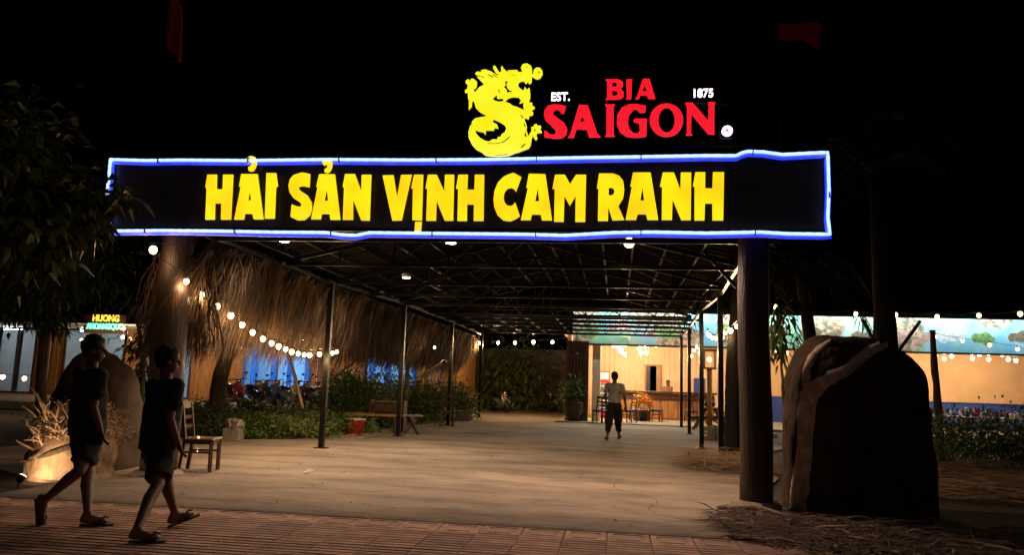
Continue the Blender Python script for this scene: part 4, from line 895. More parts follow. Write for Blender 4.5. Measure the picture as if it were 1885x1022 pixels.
# leaning tree in the bed, its crown under the thatch edge
t = thing('garden_tree', 'leaning pale tree trunk in the garden bed under the thatch', 'tree', (-10.3, 18.3, 0))
T_ = [AY(400, 765, 18.3), AY(402, 720, 18.3), AY(412, 670, 18.3), AY(432, 632, 18.3), AY(452, 590, 18.3), AY(470, 520, 18.4)]; T_[0].z = -.02
pa, ra = spline(T_, [.24, .20, .19, .17, .14, .10]); trunk_mesh(pa, ra).build('trunk', bark, t, True)
V, F = leaves(np.array(T_[5])+RNG.normal(size=(1500, 3))*np.array([1.0, .8, .5]), RNG.normal(size=(1500, 3)), .2, .08, .3); link('crown', np_mesh('crown', V-np.array(t.location), F, leafB), t)
for br in (((.0), 1.0), ((2.2), .9), ((4.1), .9)):
    a, l = br; b = MB(); b.tube([T_[4], T_[5]+Vector((math.cos(a)*l, math.sin(a)*l, .3))], [.06, .02], 6); b.build('limb', bark, t)
# props and poles
def pole(label, a, c, r_=.035, m_=bamboo, name='prop_pole', group='poles in the garden bed'):
    o = thing(name, label, 'pole', (a[0], a[1], 0), group); b = MB(); a, c = Vector(a), Vector(c); pts_ = [a.lerp(c, k/10) for k in range(11)]
    b.tube(pts_, [r_*(1.12 if k % 3 == 0 else .95) for k in range(11)], 8); b.build('shaft', m_, o, True)
    b = MB(); q = a.lerp(c, .9); b.tube([q-(c-a).normalized()*.03, q+(c-a).normalized()*.03], r_*1.5, 8); b.build('tie', darkp, o)
pole('thin bamboo pole leaning down into the low shrubs', AY(557, 752, 17.6), AY(512, 570, 17.2), .04)
pole('slanting bamboo pole rising from the motorbikes to the thatch', AY(590, 715, 21), AY(676, 648, 20.4), .035)
pole('short slanting pale pole near the third thin post', AY(775, 694, 22), AY(822, 664, 22), .05)
pole('upright brown pole in front of the smaller blue window', AG(668, 800) if False else Vector((AY(669, 760, 22).x, 22, 0)), AY(676, 640, 22), .05, wood_d)
pole('upright grey pole between the pale pole and the smaller blue window', Vector((AY(748, 740, 24).x, 24, 0)), AY(752, 640, 24), .07, bark)

# benches, planks, box, brick planter
bench = thing('stone_bench', 'low dark bench table with pale top beside the second thin post', 'bench', (-6.6, 19.6, 0))
def slab(c, size, rz, m_, parent, name): b = MB(); b.cbox(c, size, .012, Matrix.Rotation(rz, 3, 'Z')); return b.build(name, m_, parent)
c = AY(690, 768, 19.5); slab((c.x, 19.5, .47), (1.55, .5, .06), R(6), wood_w, bench, 'top')
for dx in (-.6, .6): slab((c.x+dx, 19.5, .22), (.10, .4, .44), R(6), wood_d, bench, 'leg')
c = AY(717, 740, 20.1); bb = thing('garden_bench', 'brown garden bench with a pale lit back rail by the bushes', 'bench', (c.x, 20.1, 0))
slab((c.x, 20.1, .80), (.95, .04, .035), 0, wood_p, bb, 'top_rail'); slab((c.x, 20.1, .64), (.93, .04, .22), 0, wood_d, bb, 'backrest'); slab((c.x, 19.9, .42), (1.05, .4, .05), 0, wood_d, bb, 'seat')
for dx in (-.45, .45): slab((c.x+dx, 20.0, .42), (.06, .3, .84), 0, wood_d, bb, 'leg')
c = AY(760, 764, 19.3); tt_ = thing('side_table', 'small dark table with a pale lit top in front of the chair', 'table', (c.x, 19.3, 0))
slab((c.x, 19.3, .50), (.5, .42, .035), R(20), wood_p, tt_, 'top')
for a in (-1, 1): b = MB(); b.bar((c.x+a*.2, 19.2, .02), (c.x-a*.2, 19.4, .5), .05); b.build('leg', wood_d, tt_)
g_ = AG(650, 803); rb = thing('red_crate', 'red plastic tub with a pale rim at the yard edge', 'tub', (g_.x, g_.y+.15, 0))
b = MB(); prof = [(.21, .0), (.225, .34), (.24, .355), (.24, .385)]; b.lathe((g_.x, g_.y+.15, .0), prof, 20); b.build('body', redp, rb, True)
b = MB(); b.lathe((g_.x, g_.y+.15, .386), [(.245, 0), (.245, .025), (.20, .03)], 20); b.build('rim', whitep, rb, True)
for i, (p0, p1, lab) in enumerate((((632, 808), (660, 802), 'short pale plank lying before the red tub'), ((660, 812), (735, 796), 'long pale plank lying behind the second thin post'), ((668, 804), (760, 792), 'pale plank lying at the garden edge, beyond the long plank'), ((690, 799), (800, 784), 'farthest pale plank lying at the garden edge'))):
    a, c = AG(*p0), AG(*p1); o = thing('plank', lab, 'plank', a, 'planks on the yard edge'); b = MB(); M = (c-a).to_track_quat('X', 'Z').to_matrix(); b.cbox((a+c)/2+Vector((0, 0, .045)), ((c-a).length, .15, .04), .008, M); b.build('timber', wood_p, o)
pl = thing('brick_planter', 'low brick planter wall at the end of the thatch', 'planter', (-5.6, 27, 0))
c0 = AG(846, 771); c1 = AG(872, 768)
for r_ in range(4):
    for k in range(8):
        b = MB(); b.cbox((-6.6+k*.2+(r_ % 2)*.1, 26.9, .05+r_*.1), (.188, .1, .09), .008); b.build('brick', stone_g, pl)
t = thing('planter_box', 'pale planter box with a crumpled white bag at the shrub edge', 'planter', (-8.0, 15.9, 0)); g_ = AG(424, 812); t.location = (g_.x, g_.y, 0)
slab((g_.x, g_.y+.1, .13), (.36, .30, .26), R(5), stone_g, t, 'box')
b = MB(); b.sphere((g_.x+.03, g_.y+.1, .34), (.2, .15, .13), 18, 12)
b.v = [tuple(Vector(p)*1.0+Vector((noise.noise(Vector(p)*9), noise.noise(Vector(p)*9+Vector((5, 0, 0))), noise.noise(Vector(p)*8+Vector((0, 7, 0)))))*.09) for p in b.v]
b.build('bag', mat('crumpled bag', (.42, .36, .28), .6, .4, 6), t)

# ------------------------------------------------------------------ boulders
def boulder_mesh(c, rx, ry, h, exp=2.6, seed=0, rough=.06, n=48, m_=36, taper=0.0):
    b = MB(); vs = []; c = Vector(c)
    for j in range(m_+1):
        v = j/m_; ph_ = v*math.pi/2
        cz = abs(math.sin(ph_))**(2/exp)*h; cr_ = abs(math.cos(ph_))**(2/exp)
        for i in range(n):
            a = 2*math.pi*i/n; ca, sa = math.cos(a), math.sin(a); e2 = 2/2.6
            p = Vector((rx*cr_*math.copysign(abs(ca)**e2, ca)*(1+taper*(1-v)), ry*cr_*math.copysign(abs(sa)**e2, sa), cz))
            q = p*1.1+Vector((seed, 0, 0)); d = noise.fractal(q*1.3, 1.0, 2.0, 4)*rough*1.6+noise.noise(q*.7)*rough*1.2
            nn = Vector((p.x/rx, p.y/ry, max(0, p.z/h-.2))); nn = nn.normalized() if nn.length > .01 else Vector((0, 0, 1)); vs.append(c+p+nn*d-Vector((0, 0, .06)))
    fs = [(j*n+i, j*n+(i+1) % n, (j+1)*n+(i+1) % n, (j+1)*n+i) for j in range(m_) for i in range(n)]+[tuple(m_*n+k for k in range(n))]
    b.add(vs, fs); return b
bl = AY(1437, 850, 10.0); br_ = AY(1722, 850, 10.0); tp = AY(1575, 612, 10.0)
bc = Vector(((bl.x+br_.x)/2, 10.05, 0))
rk = thing('boulder', 'big dark standing boulder with a pale forked vein beside the log post', 'boulder', bc)
bm_ = boulder_mesh(bc, (br_.x-bl.x)/2-.03, .62, tp.z+.02, 4.0, 3, .04, 72, 52); body = bm_.build('stone', stone_d, rk, True)
bvh = BVHTree.FromPolygons([Vector(v) for v in bm_.v], bm_.f)
def vein(path, widths):
    n = 26; rows = []
    pts_ = [Vector((x, y, 0)) for x, y in path]; pp, ww = spline(pts_, widths, n)
    for i in range(n+1):
        tg = (pp[min(i+1, n)]-pp[max(i-1, 0)]).normalized(); sd_ = Vector((-tg.y, tg.x, 0)); row = []
        wl = ww[i]*(1+.35*noise.noise(pp[i]*.07)); wr_ = ww[i]*(1+.35*noise.noise(pp[i]*.07+Vector((30, 0, 0))))
        for k in range(7):
            u = -1+k/3; q = pp[i]+sd_*u*(wl if u < 0 else wr_); hit = bvh.ray_cast(CO, _d(q.x, q.y).normalized())
            if hit[0] is None: row.append(None); continue
            row.append(hit[0]+hit[1]*(hit[1].dot(FWD) < 0 and 1 or -1)*(.004+.018*(1-u*u)))
        rows.append(row)
    b = MB(); idx = {}
    for i, row in enumerate(rows):
        for k, p in enumerate(row):
            if p is not None: idx[i, k] = len(b.v); b.v.append(tuple(p))
    for i in range(n):
        for k in range(6):
            ids = [(i, k), (i+1, k), (i+1, k+1), (i, k+1)]
            if all(q in idx for q in ids): b.f.append(tuple(idx[q] for q in ids))
    return b.build('vein', stone_v, rk, True)
vein([(1466, 948), (1474, 890), (1482, 800), (1492, 730), (1520, 702), (1560, 680), (1600, 648), (1640, 628)], [17, 16, 15, 18, 13, 11, 10, 8])
vein([(1490, 735), (1484, 690), (1494, 660), (1510, 642), (1530, 628)], [9, 7, 7, 6, 4])
c = AY(190, 890, 10.2); c.z = 0; c2 = thing('boulder', 'rounded brown boulder behind the walker at the gate', 'boulder', (c.x, 10.3, 0))
hz = AY(170, 650, 10.3).z; w0 = AY(88, 800, 10.3).x; w1 = AY(254, 800, 10.3).x
bmx = boulder_mesh(((w0+w1)/2, 10.3, 0), (w1-w0)/2, .55, hz+.05, 2.25, 11, .06); bmx.build('stone', stone_b, c2, True)

# root stump with its ground spotlight
st = AG(45, 895); st.z = 0
sto = thing('root_stump', 'pale gnarled root stump lit from below by a ground spotlight', 'stump', (st.x-.05, st.y+.98, 0)); sc = Vector((st.x-.10, st.y+.98, 0))
b = boulder_mesh(sc, .56, .42, .86, 2.2, 21, .13, 56, 40); b.build('root_ball', rootm, sto, True)
for k in range(46):
    a = random.uniform(-2.9, -.25); z = random.uniform(.3, .85); p = sc+Vector((.42*math.cos(a), .36*math.sin(a)-.04, z)); q = p+Vector((random.uniform(-.3, .3), -random.uniform(.0, .16), random.uniform(.05, .36)))
    pa, ra = spline([p, p.lerp(q, .5)+Vector((random.uniform(-.08, .08), -.04, .03)), q], [.024, .014, .005], 8); b = MB(); b.tube(pa, ra, 6); b.build('root', rootm, sto, True)
pa, ra = spline([sc+Vector((-.45, -.47, .22)), sc+Vector((-.2, -.53, .24)), sc+Vector((.05, -.55, .34)), sc+Vector((.3, -.46, .44)), sc+Vector((.46, -.34, .47))], [.012, .02, .035, .04, .05], 14)
b = MB(); b.tube(pa, ra, 7); b.build('root', bark, sto, True)
N = 2600; a = RNG.uniform(0, 2*math.pi, N); el = RNG.uniform(.15, 1.4, N); C = np.stack([.54*np.cos(a)*np.cos(el), .46*np.sin(a)*np.cos(el), .42+.52*np.sin(el)], 1)+RNG.normal(size=(N, 3))*.05
V, F = leaves(C, np.stack([np.cos(a), np.sin(a), .4+0*a], 1)+RNG.normal(size=(N, 3))*.8, .06, .028, .2); tag(link('dry_creeper', np_mesh('dry_creeper', V, F, mat('dry creeper leaf', (.60, .45, .30), .8, .45, 4)), sto), kind='stuff')
sp = thing('ground_spotlight', 'small ground spotlight in front of the root stump', 'lamp', (st.x, st.y-.12, 0)); q = Vector((st.x, st.y-.1, .06))
b = MB(); b.tube([(q.x, q.y, -.02), (q.x, q.y, .05)], .012, 6); b.build('spike', darkp, sp)
b = MB(); b.tube([q, q+Vector((0, .05, .05))], [.035, .05], 12); b.build('housing', black_steel, sp, True)
b = MB(); b.tube([q+Vector((0, .051, .051)), q+Vector((0, .056, .056))], .042, 12); b.build('lens', glow('spot lens', (1, .68, .40), 20), sp)
lamp('SPOT', 'spot_beam', q+Vector((0, .07, .07)), 30, (1, .68, .40), .03, sp, 130, .9, sc+Vector((0, -.2, .42)))

# ------------------------------------------------------------------ trees
def broad_tree(name, label, base, path, rad, clumps, n_leaf, ll, lw, m_):
    t = thing(name, label, 'tree', base); pa, ra = spline(path, rad, 18); trunk_mesh(pa, ra, 12, .04).build('trunk', bark, t, True)
    parts = []
    for c, s, n in clumps:
        c = np.array(c); C = c+RNG.normal(size=(n, 3))*np.array(s); D = (C-c)*1.2+RNG.normal(size=(n, 3))*.25+np.array([0, 0, -.25]); parts.append(leaves(C, D, ll, lw, .45, .35))
        b = MB(); e = pa[-1] if np.linalg.norm(c-np.array(pa[-1])) < np.linalg.norm(c-np.array(pa[12])) else pa[12]
        b.tube([e, Vector(e).lerp(Vector(c), .5)+Vector((0, 0, .12)), Vector(c)], [.04, .028, .012], 6); b.build('limb', bark, t, True)
    V, F = merge(parts); link('crown', np_mesh('crown', V-np.array(parent_world(t)), F, m_), t); return t
cl = []
for px, py, Y, s, n in ((20, 230, 7.4, .22, 170), (30, 300, 7.3, .30, 260), (10, 380, 7.2, .28, 260), (90, 395, 7.5, .20, 150), (150, 375, 7.6, .13, 90), (200, 355, 7.8, .09, 44), (228, 362, 7.9, .05, 22), (60, 435, 7.2, .20, 170), (110, 425, 7.5, .13, 90), (-40, 330, 7.2, .4, 300), (15, 455, 7.3, .20, 150), (150, 408, 7.6, .11, 50)):
    p = AY(px, py, Y); cl.append((p, (s, s, s*.85), n))
trk = [AY(-95, 900, 8.6), AY(-70, 700, 8.4), AY(-40, 560, 8.0), AY(-5, 440, 7.6), AY(20, 330, 7.4)]; trk[0].z = -.05
broad_tree('broadleaf_tree', 'dark broadleaf tree whose branch hangs over the blue light rope', (trk[0].x, trk[0].y, 0), trk, [.12, .10, .09, .07, .04], cl, 0, .19, .105, leafN)
cl = []
for px, py, s, n in ((50, 525, .5, 380), (100, 515, .45, 300), (15, 550, .45, 300), (75, 575, .28, 130), (95, 600, .18, 60), (110, 480, .5, 300), (30, 490, .6, 320), (-40, 530, .6, 300), (150, 500, .4, 200)):
    p = AY(px, py, 14.5); cl.append((p, (s, s, s*.5), n))
trk = [AY(78, 780, 14.5), AY(76, 700, 14.5), AY(80, 640, 14.5), AY(85, 590, 14.5), AY(80, 540, 14.5)]; trk[0].z = -.02
broad_tree('broadleaf_tree', 'small dark tree in front of the white lit windows', (trk[0].x, 14.5, 0), trk, [.12, .10, .09, .07, .03], cl, 0, .2, .08, leafB)
cl = []
for px, py, s, n in ((190, 470, .6, 220), (262, 560, .25, 110), (264, 640, .22, 160), (264, 690, .22, 140)):
    p = AY(px, py, 13.5); cl.append((p, (s*.8, s*.8, s*.6), n))
trk = [AY(262, 800, 13.5), AY(262, 720, 13.5), AY(262, 660, 13.5), AY(255, 600, 13.5)]; trk[0].z = -.02
broad_tree('broadleaf_tree', 'slim dark bush tree behind the log post', (trk[0].x, 13.5, 0), trk, [.07, .06, .05, .03], cl, 0, .15, .06, leafB)
# dark garden at the back of the yard
cl = []
for px, py, s, n in ((905, 660, .8, 350), (950, 665, .9, 400), (985, 680, .7, 350), (925, 705, .8, 380), (965, 715, .8, 380), (900, 735, .6, 250), (985, 740, .5, 250)):
    p = AY(px, py, 40); cl.append((p, (s, s, s*.8), n))
trk = [AY(945, 770, 40), AY(945, 730, 40), AY(948, 690, 40), AY(950, 650, 40)]; trk[0].z = 0
broad_tree('broadleaf_tree', 'dense green tree at the dark back of the yard', (trk[0].x, 40, 0), trk, [.2, .17, .14, .06], cl, 0, .35, .11, leafD)
gw = thing('garden_wall', 'plain plaster wall closing the back of the yard beside the slatted column', 'wall', (-6, 42, 0))
b = MB(); b.box((-6.5, 42, 1.6), (13, .2, 3.2)); b.build('plaster', greyw, gw); b = MB(); b.box((-6.5, 42, 3.24), (13.1, .3, .08)); b.build('coping', stone_g, gw)

def palm(label, base, path, rad, top, fr_, name='palm_tree', lean=0):
    t = thing(name, label, 'tree', base); pa, ra = spline(path, rad, 22)
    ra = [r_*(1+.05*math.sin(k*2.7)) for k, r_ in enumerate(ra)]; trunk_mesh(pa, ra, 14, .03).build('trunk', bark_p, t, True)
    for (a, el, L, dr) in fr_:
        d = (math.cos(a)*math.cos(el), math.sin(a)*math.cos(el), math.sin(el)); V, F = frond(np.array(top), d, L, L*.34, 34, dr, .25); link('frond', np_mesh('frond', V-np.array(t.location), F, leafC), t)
    return t
tb = AY(1630, 620, 13.4); base = Vector((tb.x+.05, 13.4, 0)); tp = Vector((tb.x-.05, 13.4, 5.2))
fr_ = [(a+random.uniform(-.2, .2), random.uniform(.2, .9), random.uniform(1.5, 2.0), random.uniform(.35, .6)) for a in np.linspace(0, 2*math.pi, 9)[:-1]]
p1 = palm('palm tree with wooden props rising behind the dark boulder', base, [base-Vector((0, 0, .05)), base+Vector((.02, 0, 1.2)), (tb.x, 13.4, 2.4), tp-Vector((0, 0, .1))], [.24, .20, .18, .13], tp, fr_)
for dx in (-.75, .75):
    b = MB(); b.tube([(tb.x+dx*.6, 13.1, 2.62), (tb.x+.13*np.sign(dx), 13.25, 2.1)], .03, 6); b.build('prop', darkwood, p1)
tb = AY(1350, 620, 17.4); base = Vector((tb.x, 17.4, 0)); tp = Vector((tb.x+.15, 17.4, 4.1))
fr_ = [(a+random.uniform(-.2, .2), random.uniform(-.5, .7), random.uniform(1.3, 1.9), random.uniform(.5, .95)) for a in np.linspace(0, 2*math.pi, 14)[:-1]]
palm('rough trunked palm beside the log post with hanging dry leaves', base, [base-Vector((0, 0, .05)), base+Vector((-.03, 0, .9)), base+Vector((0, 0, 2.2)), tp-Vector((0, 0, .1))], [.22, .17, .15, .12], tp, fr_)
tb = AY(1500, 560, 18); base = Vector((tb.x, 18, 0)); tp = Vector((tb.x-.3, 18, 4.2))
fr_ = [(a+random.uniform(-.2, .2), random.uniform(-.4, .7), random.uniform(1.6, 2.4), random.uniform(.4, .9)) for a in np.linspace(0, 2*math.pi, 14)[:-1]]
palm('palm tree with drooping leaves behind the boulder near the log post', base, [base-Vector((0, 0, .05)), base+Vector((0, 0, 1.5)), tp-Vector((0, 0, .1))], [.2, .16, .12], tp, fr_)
# slim pole in front of the dining hall
c = AY(1728, 740, 20); t = thing('garden_pole', 'slim rough pole with a bulb beside the orange wall', 'pole', (c.x, 20, 0)); pa, ra = spline([(c.x, 20, -.05), (c.x-.03, 20, 1.2), (c.x-.06, 20, 2.2), (c.x-.07, 20, 3.0)], [.10, .09, .075, .06], 12); trunk_mesh(pa, ra, 10).build('shaft', bark, t, True)
b = MB(); b.tube([(c.x-.07, 20, 3.0), (c.x-.07, 20, 3.03)], .075, 10); b.build('cap', wood_d, t)
# hedge before the laid tables
for i, (x, y) in enumerate(((6.2, 16.6), (7.4, 17.4), (8.6, 18.0), (9.9, 18.6), (8.0, 16.2), (9.3, 16.8), (10.8, 17.4), (6.9, 18.6))):
    shrub('hedge_shrub', ['hedge shrub closest to the dark boulder', 'hedge shrub in front of the slim rough pole', 'hedge shrub under the blue dado, third from the boulder', 'hedge shrub in the back row before the laid tables', 'front hedge shrub by the dry leaf pile', 'front hedge shrub further along from the leaf pile', 'hedge shrub at the very edge of the picture', 'hedge shrub half hidden behind the boulder'][i], 'shrub', (x, y, -.01), .95, .8, .95, 1700, .12, .045, leafB if i % 3 else leafA, 'hedge shrubs before the dining hall')
# small leafy tree between log post and boulder
cl = [(AY(x, y, 17), (s, s, s), n) for x, y, s, n in ((1432, 600, .18, 60), (1440, 640, .15, 50), (1425, 620, .12, 40), (1436, 575, .15, 40))]
trk = [AY(1446, 860, 17), AY(1444, 760, 17), AY(1440, 690, 17), AY(1436, 620, 17)]; trk[0].z = -.02
broad_tree('broadleaf_tree', 'thin leafy sapling seen between log post and boulder', (trk[0].x, 17, 0), trk, [.05, .04, .03, .02], cl, 0, .24, .07, leafB)
# planted pot by the slatted column
g_ = AG(1055, 778); pot = thing('potted_plant', 'large dark glazed pot with a plant before the slatted column', 'plant', (g_.x, g_.y-.1, .02))
b = MB(); b.lathe((g_.x, g_.y-.1, .02), [(.22, 0), (.34, .30), (.40, .58), (.36, .72), (.38, .76), (.33, .76)], 22); b.build('pot', clay, pot, True)
o = link('foliage', bush_mesh('foliage', .38, .3, .85, 420, .3, .06, leafA, 10), pot); o.location = (0, 0, .7)
# stone planter and lantern on the boulder side of the canopy
pl = thing('stone_planter', 'low stone planter behind the thin posts near the lantern', 'planter', (3.0, 22.5, 0))
for r_ in range(3):
    for k in range(6):
        b = MB(); b.cbox((2.55+k*.31+(r_ % 2)*.12, 22.0, .07+r_*.13), (.295, .2, .12), .015); b.build('stone', stone_g, pl)
shrub('shrub', 'small shrub growing in the low stone planter', 'shrub', (3.2, 22.5, .1), .6, .5, .7, 500, .16, .05, leafA)
q = AY(1306, 672, 22.6); ln_ = thing('garden_lantern', 'wooden lantern post with a glowing lamp behind the thin posts', 'lantern', (q.x, 22.6, 0))
b = MB(); b.tube([(q.x, 22.6, 0), (q.x, 22.6, q.z-.12)], .07, 8); b.build('post', wood_w, ln_, True)
b = MB(); b.cbox((q.x, 22.6, q.z-.1), (.36, .36, .05), .01); b.cbox((q.x, 22.6, q.z+.42), (.42, .42, .06), .02)
for sx in (-1, 1):
    for sy in (-1, 1): b.box((q.x+sx*.15, 22.6+sy*.15, q.z+.16), (.03, .03, .5))
b.build('cage', wood_w, ln_); b = MB(); b.sphere((q.x, 22.6, q.z+.15), .07, 12, 8); b.build('bulb', bulb_m, ln_, True)

# ------------------------------------------------------------------ palm litter
def litter(name, label, n, fx, L, W_, m_=dryleaf, thick=.03):
    C = fx(n); d = RNG.normal(size=(n, 3))*np.array([1, .6, .05]); d /= np.linalg.norm(d, axis=1, keepdims=True); ln = RNG.uniform(.35, 1, n)[:, None]*L; s = np.cross(d, [0, 0, 1.]); s /= np.linalg.norm(s, axis=1, keepdims=True)
    w = RNG.uniform(.4, 1, n)[:, None]*W_; up = np.array([0, 0, 1.])*RNG.uniform(.2, 1, n)[:, None]*thick*1.5
    p0 = C-d*ln*.5; p1 = C+up; p2 = C+d*ln*.5+RNG.normal(size=(n, 3))*[.03, .03, .015]
    for p in (p0, p2): p[:, 2] = np.maximum(p[:, 2], C[:, 2]*.3+.008)
    hgt = np.array([0, 0, 1.])*w*.5
    V = np.stack([p0-s*w*.5, p0+s*w*.5, p1-s*w*.5, p1+s*w*.5, p1+hgt, p2], 1).reshape(-1, 3); k = np.arange(n)[:, None]*6
    F = np.concatenate([k+np.array([t_]) for t_ in ([0, 1, 4], [0, 4, 2], [1, 3, 4], [2, 4, 5], [4, 3, 5])]); o = link(name, np_mesh(name, V, F, m_)); return tag(o, label, 'litter', kind='stuff')
def area(x0, x1, y0, y1, h, cond=None):
    def f(n):
        P = np.empty((0, 3))
        while len(P) < n:
            C = np.stack([RNG.uniform(x0, x1, n), RNG.uniform(y0, y1, n), RNG.uniform(0, 1, n)**2*h+.02], 1)
            if cond is not None: C = C[cond(C)]
            P = np.concatenate([P, C])
        return P[:n]
    return f
_front = area(1.0, 5.0, 7.0, 9.25, .05, lambda C: (C[:, 1] < 9.3-.1*C[:, 0]) & (C[:, 1]-7.1 > 1.1*(1.9-np.minimum(C[:, 0], 1.9))**2))
litter('palm_litter', 'dark dry palm leaf litter on the ground before the boulder', 1000, _front, .75, .026, mat('old palm litter', (.075, .04, .022), .9, .5, 4))
litter('palm_litter', 'paler palm leaf strips lying over the litter before the boulder', 110, _front, .85, .030, mat('pale palm litter', (.30, .20, .12), .8, .4, 4))
litter('palm_litter', 'heap of dry palm leaves beside the log post', 700, area(1.05, 2.6, 13.2, 15.4, .28, lambda C: ((C[:, 0]-2.1)/1.05)**2+((C[:, 1]-14.3)/1.0)**2 < 1), .9, .022)
litter('palm_litter', 'pile of dry palm leaves in front of the hedge', 2200, area(4.2, 9.5, 11.2, 15.6, .22), 1.1, .03)
# big split stem lying at the log post's foot
a, c = AG(1340, 942), AG(1445, 955); o = thing('fallen_palm_leaf', 'pale split palm leaf stem lying at the foot of the log post', 'palm leaf', a); pa, ra = spline([a+Vector((0, 0, .03)), a.lerp(c, .5)+Vector((0, 0, .07)), c+Vector((0, 0, .03))], [.05, .04, .015], 10); b = MB(); b.tube(pa, ra, 7); b.build('stalk', wood_p, o, True)
b = MB(); b.tube([a+Vector((0, 0, .03)), a+Vector((-.12, .03, .02))], [.05, .03], 7); b.build('split_end', dryleaf, o)
# crumbs and leaves on the yard
litter('yard_litter', 'scattered leaf crumbs on the concrete yard', 130, area(-5.6, 1.6, 7.8, 16, .0), .07, .02, thick=.01).location = (0, 0, .018)

# ------------------------------------------------------------------ motorbikes
def moped(seat_m, body_m, label, loc, rz, group):
    t = thing('motorbike', label, 'motorbike', loc, group)
    def part(name, fn, m, par=None, smooth=True):
        b = MB(); fn(b); me = b.mesh(name, m, smooth); bm = bmesh.new(); bm.from_mesh(me); bmesh.ops.recalc_face_normals(bm, faces=bm.faces); bm.to_mesh(me); bm.free(); return link(name, me, par or t)
    def wheel(b, x):
        n, m = 20, 8
        vs = [(x+(.24+.045*math.cos(2*math.pi*j/m))*math.cos(2*math.pi*i/n), .045*math.sin(2*math.pi*j/m), .285+(.24+.045*math.cos(2*math.pi*j/m))*math.sin(2*math.pi*i/n)) for i in range(n) for j in range(m)]
        b.add(vs, [(i*m+j, ((i+1) % n)*m+j, ((i+1) % n)*m+(j+1) % m, i*m+(j+1) % m) for i in range(n) for j in range(m)])
    for x in (-.62, .62):
        w = part('wheel', lambda b: wheel(b, x), tyre)
        part('rim', lambda b: (b.tube([(x, -.05, .285), (x, .05, .285)], .06, 10), [b.bar((x, 0, .285), (x+.2*math.cos(k*math.pi/3), 0, .285+.2*math.sin(k*math.pi/3)), .02) for k in range(6)]), chrome, w)
    part('body', lambda b: (b.tube(spline([(-.72, 0, .62), (-.4, 0, .58), (-.1, 0, .48), (.12, 0, .36), (.32, 0, .42), (.46, 0, .72), (.50, 0, .92)], [.05, .13, .13, .10, .12, .13, .07], 22)[0], spline([(0, 0, 0)]*7, [.05, .13, .13, .10, .12, .13, .07], 22)[1], 12)), body_m)
    part('seat', lambda b: b.tube([(-.70, 0, .76), (-.45, 0, .77), (-.12, 0, .73), (.0, 0, .68)], [(.05, .06), (.14, .07), (.13, .06), (.07, .03)], 12), darkp)
    part('front_shield', lambda b: b.cbox((.46, 0, .62), (.06, .34, .5), .03, Matrix.Rotation(R(-18), 3, 'Y')), body_m)
    part('front_fender', lambda b: b.tube([(.38, 0, .52), (.58, 0, .61), (.80, 0, .54), (.90, 0, .42)], [(.04, .06), (.05, .07), (.05, .07), (.02, .04)], 8), body_m)
    part('fork', lambda b: (b.bar((.62, .07, .28), (.48, .07, .8), .03), b.bar((.62, -.07, .28), (.48, -.07, .8), .03)), chrome)
    hb = part('handlebar', lambda b: b.tube([(.34, -.34, .98), (.46, -.15, 1.0), (.50, 0, .98), (.46, .15, 1.0), (.34, .34, .98)], .017, 8), darkp)
    for s in (-1, 1): part('mirror', lambda b: (b.tube([(.40, s*.22, 1.0), (.42, s*.30, 1.16)], .007, 5), b.sphere((.42, s*.31, 1.19), (.02, .06, .04), 10, 6)), darkp, hb)
    part('headlight', lambda b: b.sphere((.56, 0, .93), (.07, .10, .08), 12, 8), chrome)
    part('exhaust', lambda b: b.tube([(-.1, -.13, .27), (-.4, -.15, .27), (-.82, -.16, .33)], [.025, .045, .05], 10), chrome)
    part('engine', lambda b: (b.cbox((-.05, 0, .3), (.36, .2, .2), .03), b.tube([(-.1, .13, .3), (-.1, -.13, .3)], .08, 12)), chrome)
    part('tail_light', lambda b: b.cbox((-.80, 0, .68), (.05, .14, .07), .015), redp)
    t.rotation_euler = (R(6), 0, rz); return t
mk = [mat('moped black', (.05, .05, .055), .2, .2, 3, coat=.6), mat('moped silver', (.6, .61, .63), .3, .2, 3, metal=.5), mat('moped maroon', (.35, .04, .06), .3, .2, 3, coat=.6), mat('moped blue', (.06, .10, .28), .3, .2, 3, coat=.6), mat('moped white', (.8, .8, .8), .35, .1, 3)]
for i, (px, mi, rz, lab) in enumerate(((430, 2, -40, 'maroon motorbike next to the tree trunk'), (468, 0, -28, 'black motorbike first in front of the larger blue window'), (498, 3, -36, 'dark blue motorbike in the middle of the larger blue window'), (526, 1, -30, 'silver motorbike beside the leaning bamboo pole'),
        (552, 0, -40, 'black motorbike between the leaning pole and plank wall'), (580, 3, -32, 'dark blue motorbike in front of the plank wall'), (606, 4, -26, 'white motorbike last in the row behind the first thin post'))):
    c = AY(px, 740, 24.6); moped(darkp, mk[mi], lab, (c.x, 24.6+.25*(i % 2), WZ0), R(rz), 'motorbikes parked before the wooden restaurant')
for i, px in enumerate((478, 508, 612)):            # helmets
    c = AY(px, 700, 24.5); h = thing('helmet', ['grey helmet on the first motorbikes of the row', 'pale helmet on the middle motorbikes of the row', 'white round helmet on the last motorbike of the row'][i], 'helmet', (c.x, 24.45, 1.03+WZ0-.28))
    b = MB(); b.sphere((c.x, 24.45, 1.12+WZ0-.28), (.14, .16, .13), 16, 10); b.build('shell', [mk[1], mk[4], mk[4]][i], h, True)
    b = MB(); b.cbox((c.x, 24.32, 1.08+WZ0-.28), (.2, .08, .03), .01); b.build('visor', darkp, h)
c = AY(930, 745, 38); moped(darkp, mk[1], 'silver scooter parked by the dense tree at the back', (c.x, 36.5, .022), R(-50), 'scooters parked at the back of the yard')
c = AY(1018, 735, 38); moped(darkp, mk[0], 'black motorbike parked against the back plaster wall', (c.x, 38.6, .022), R(-95), 'scooters parked at the back of the yard')

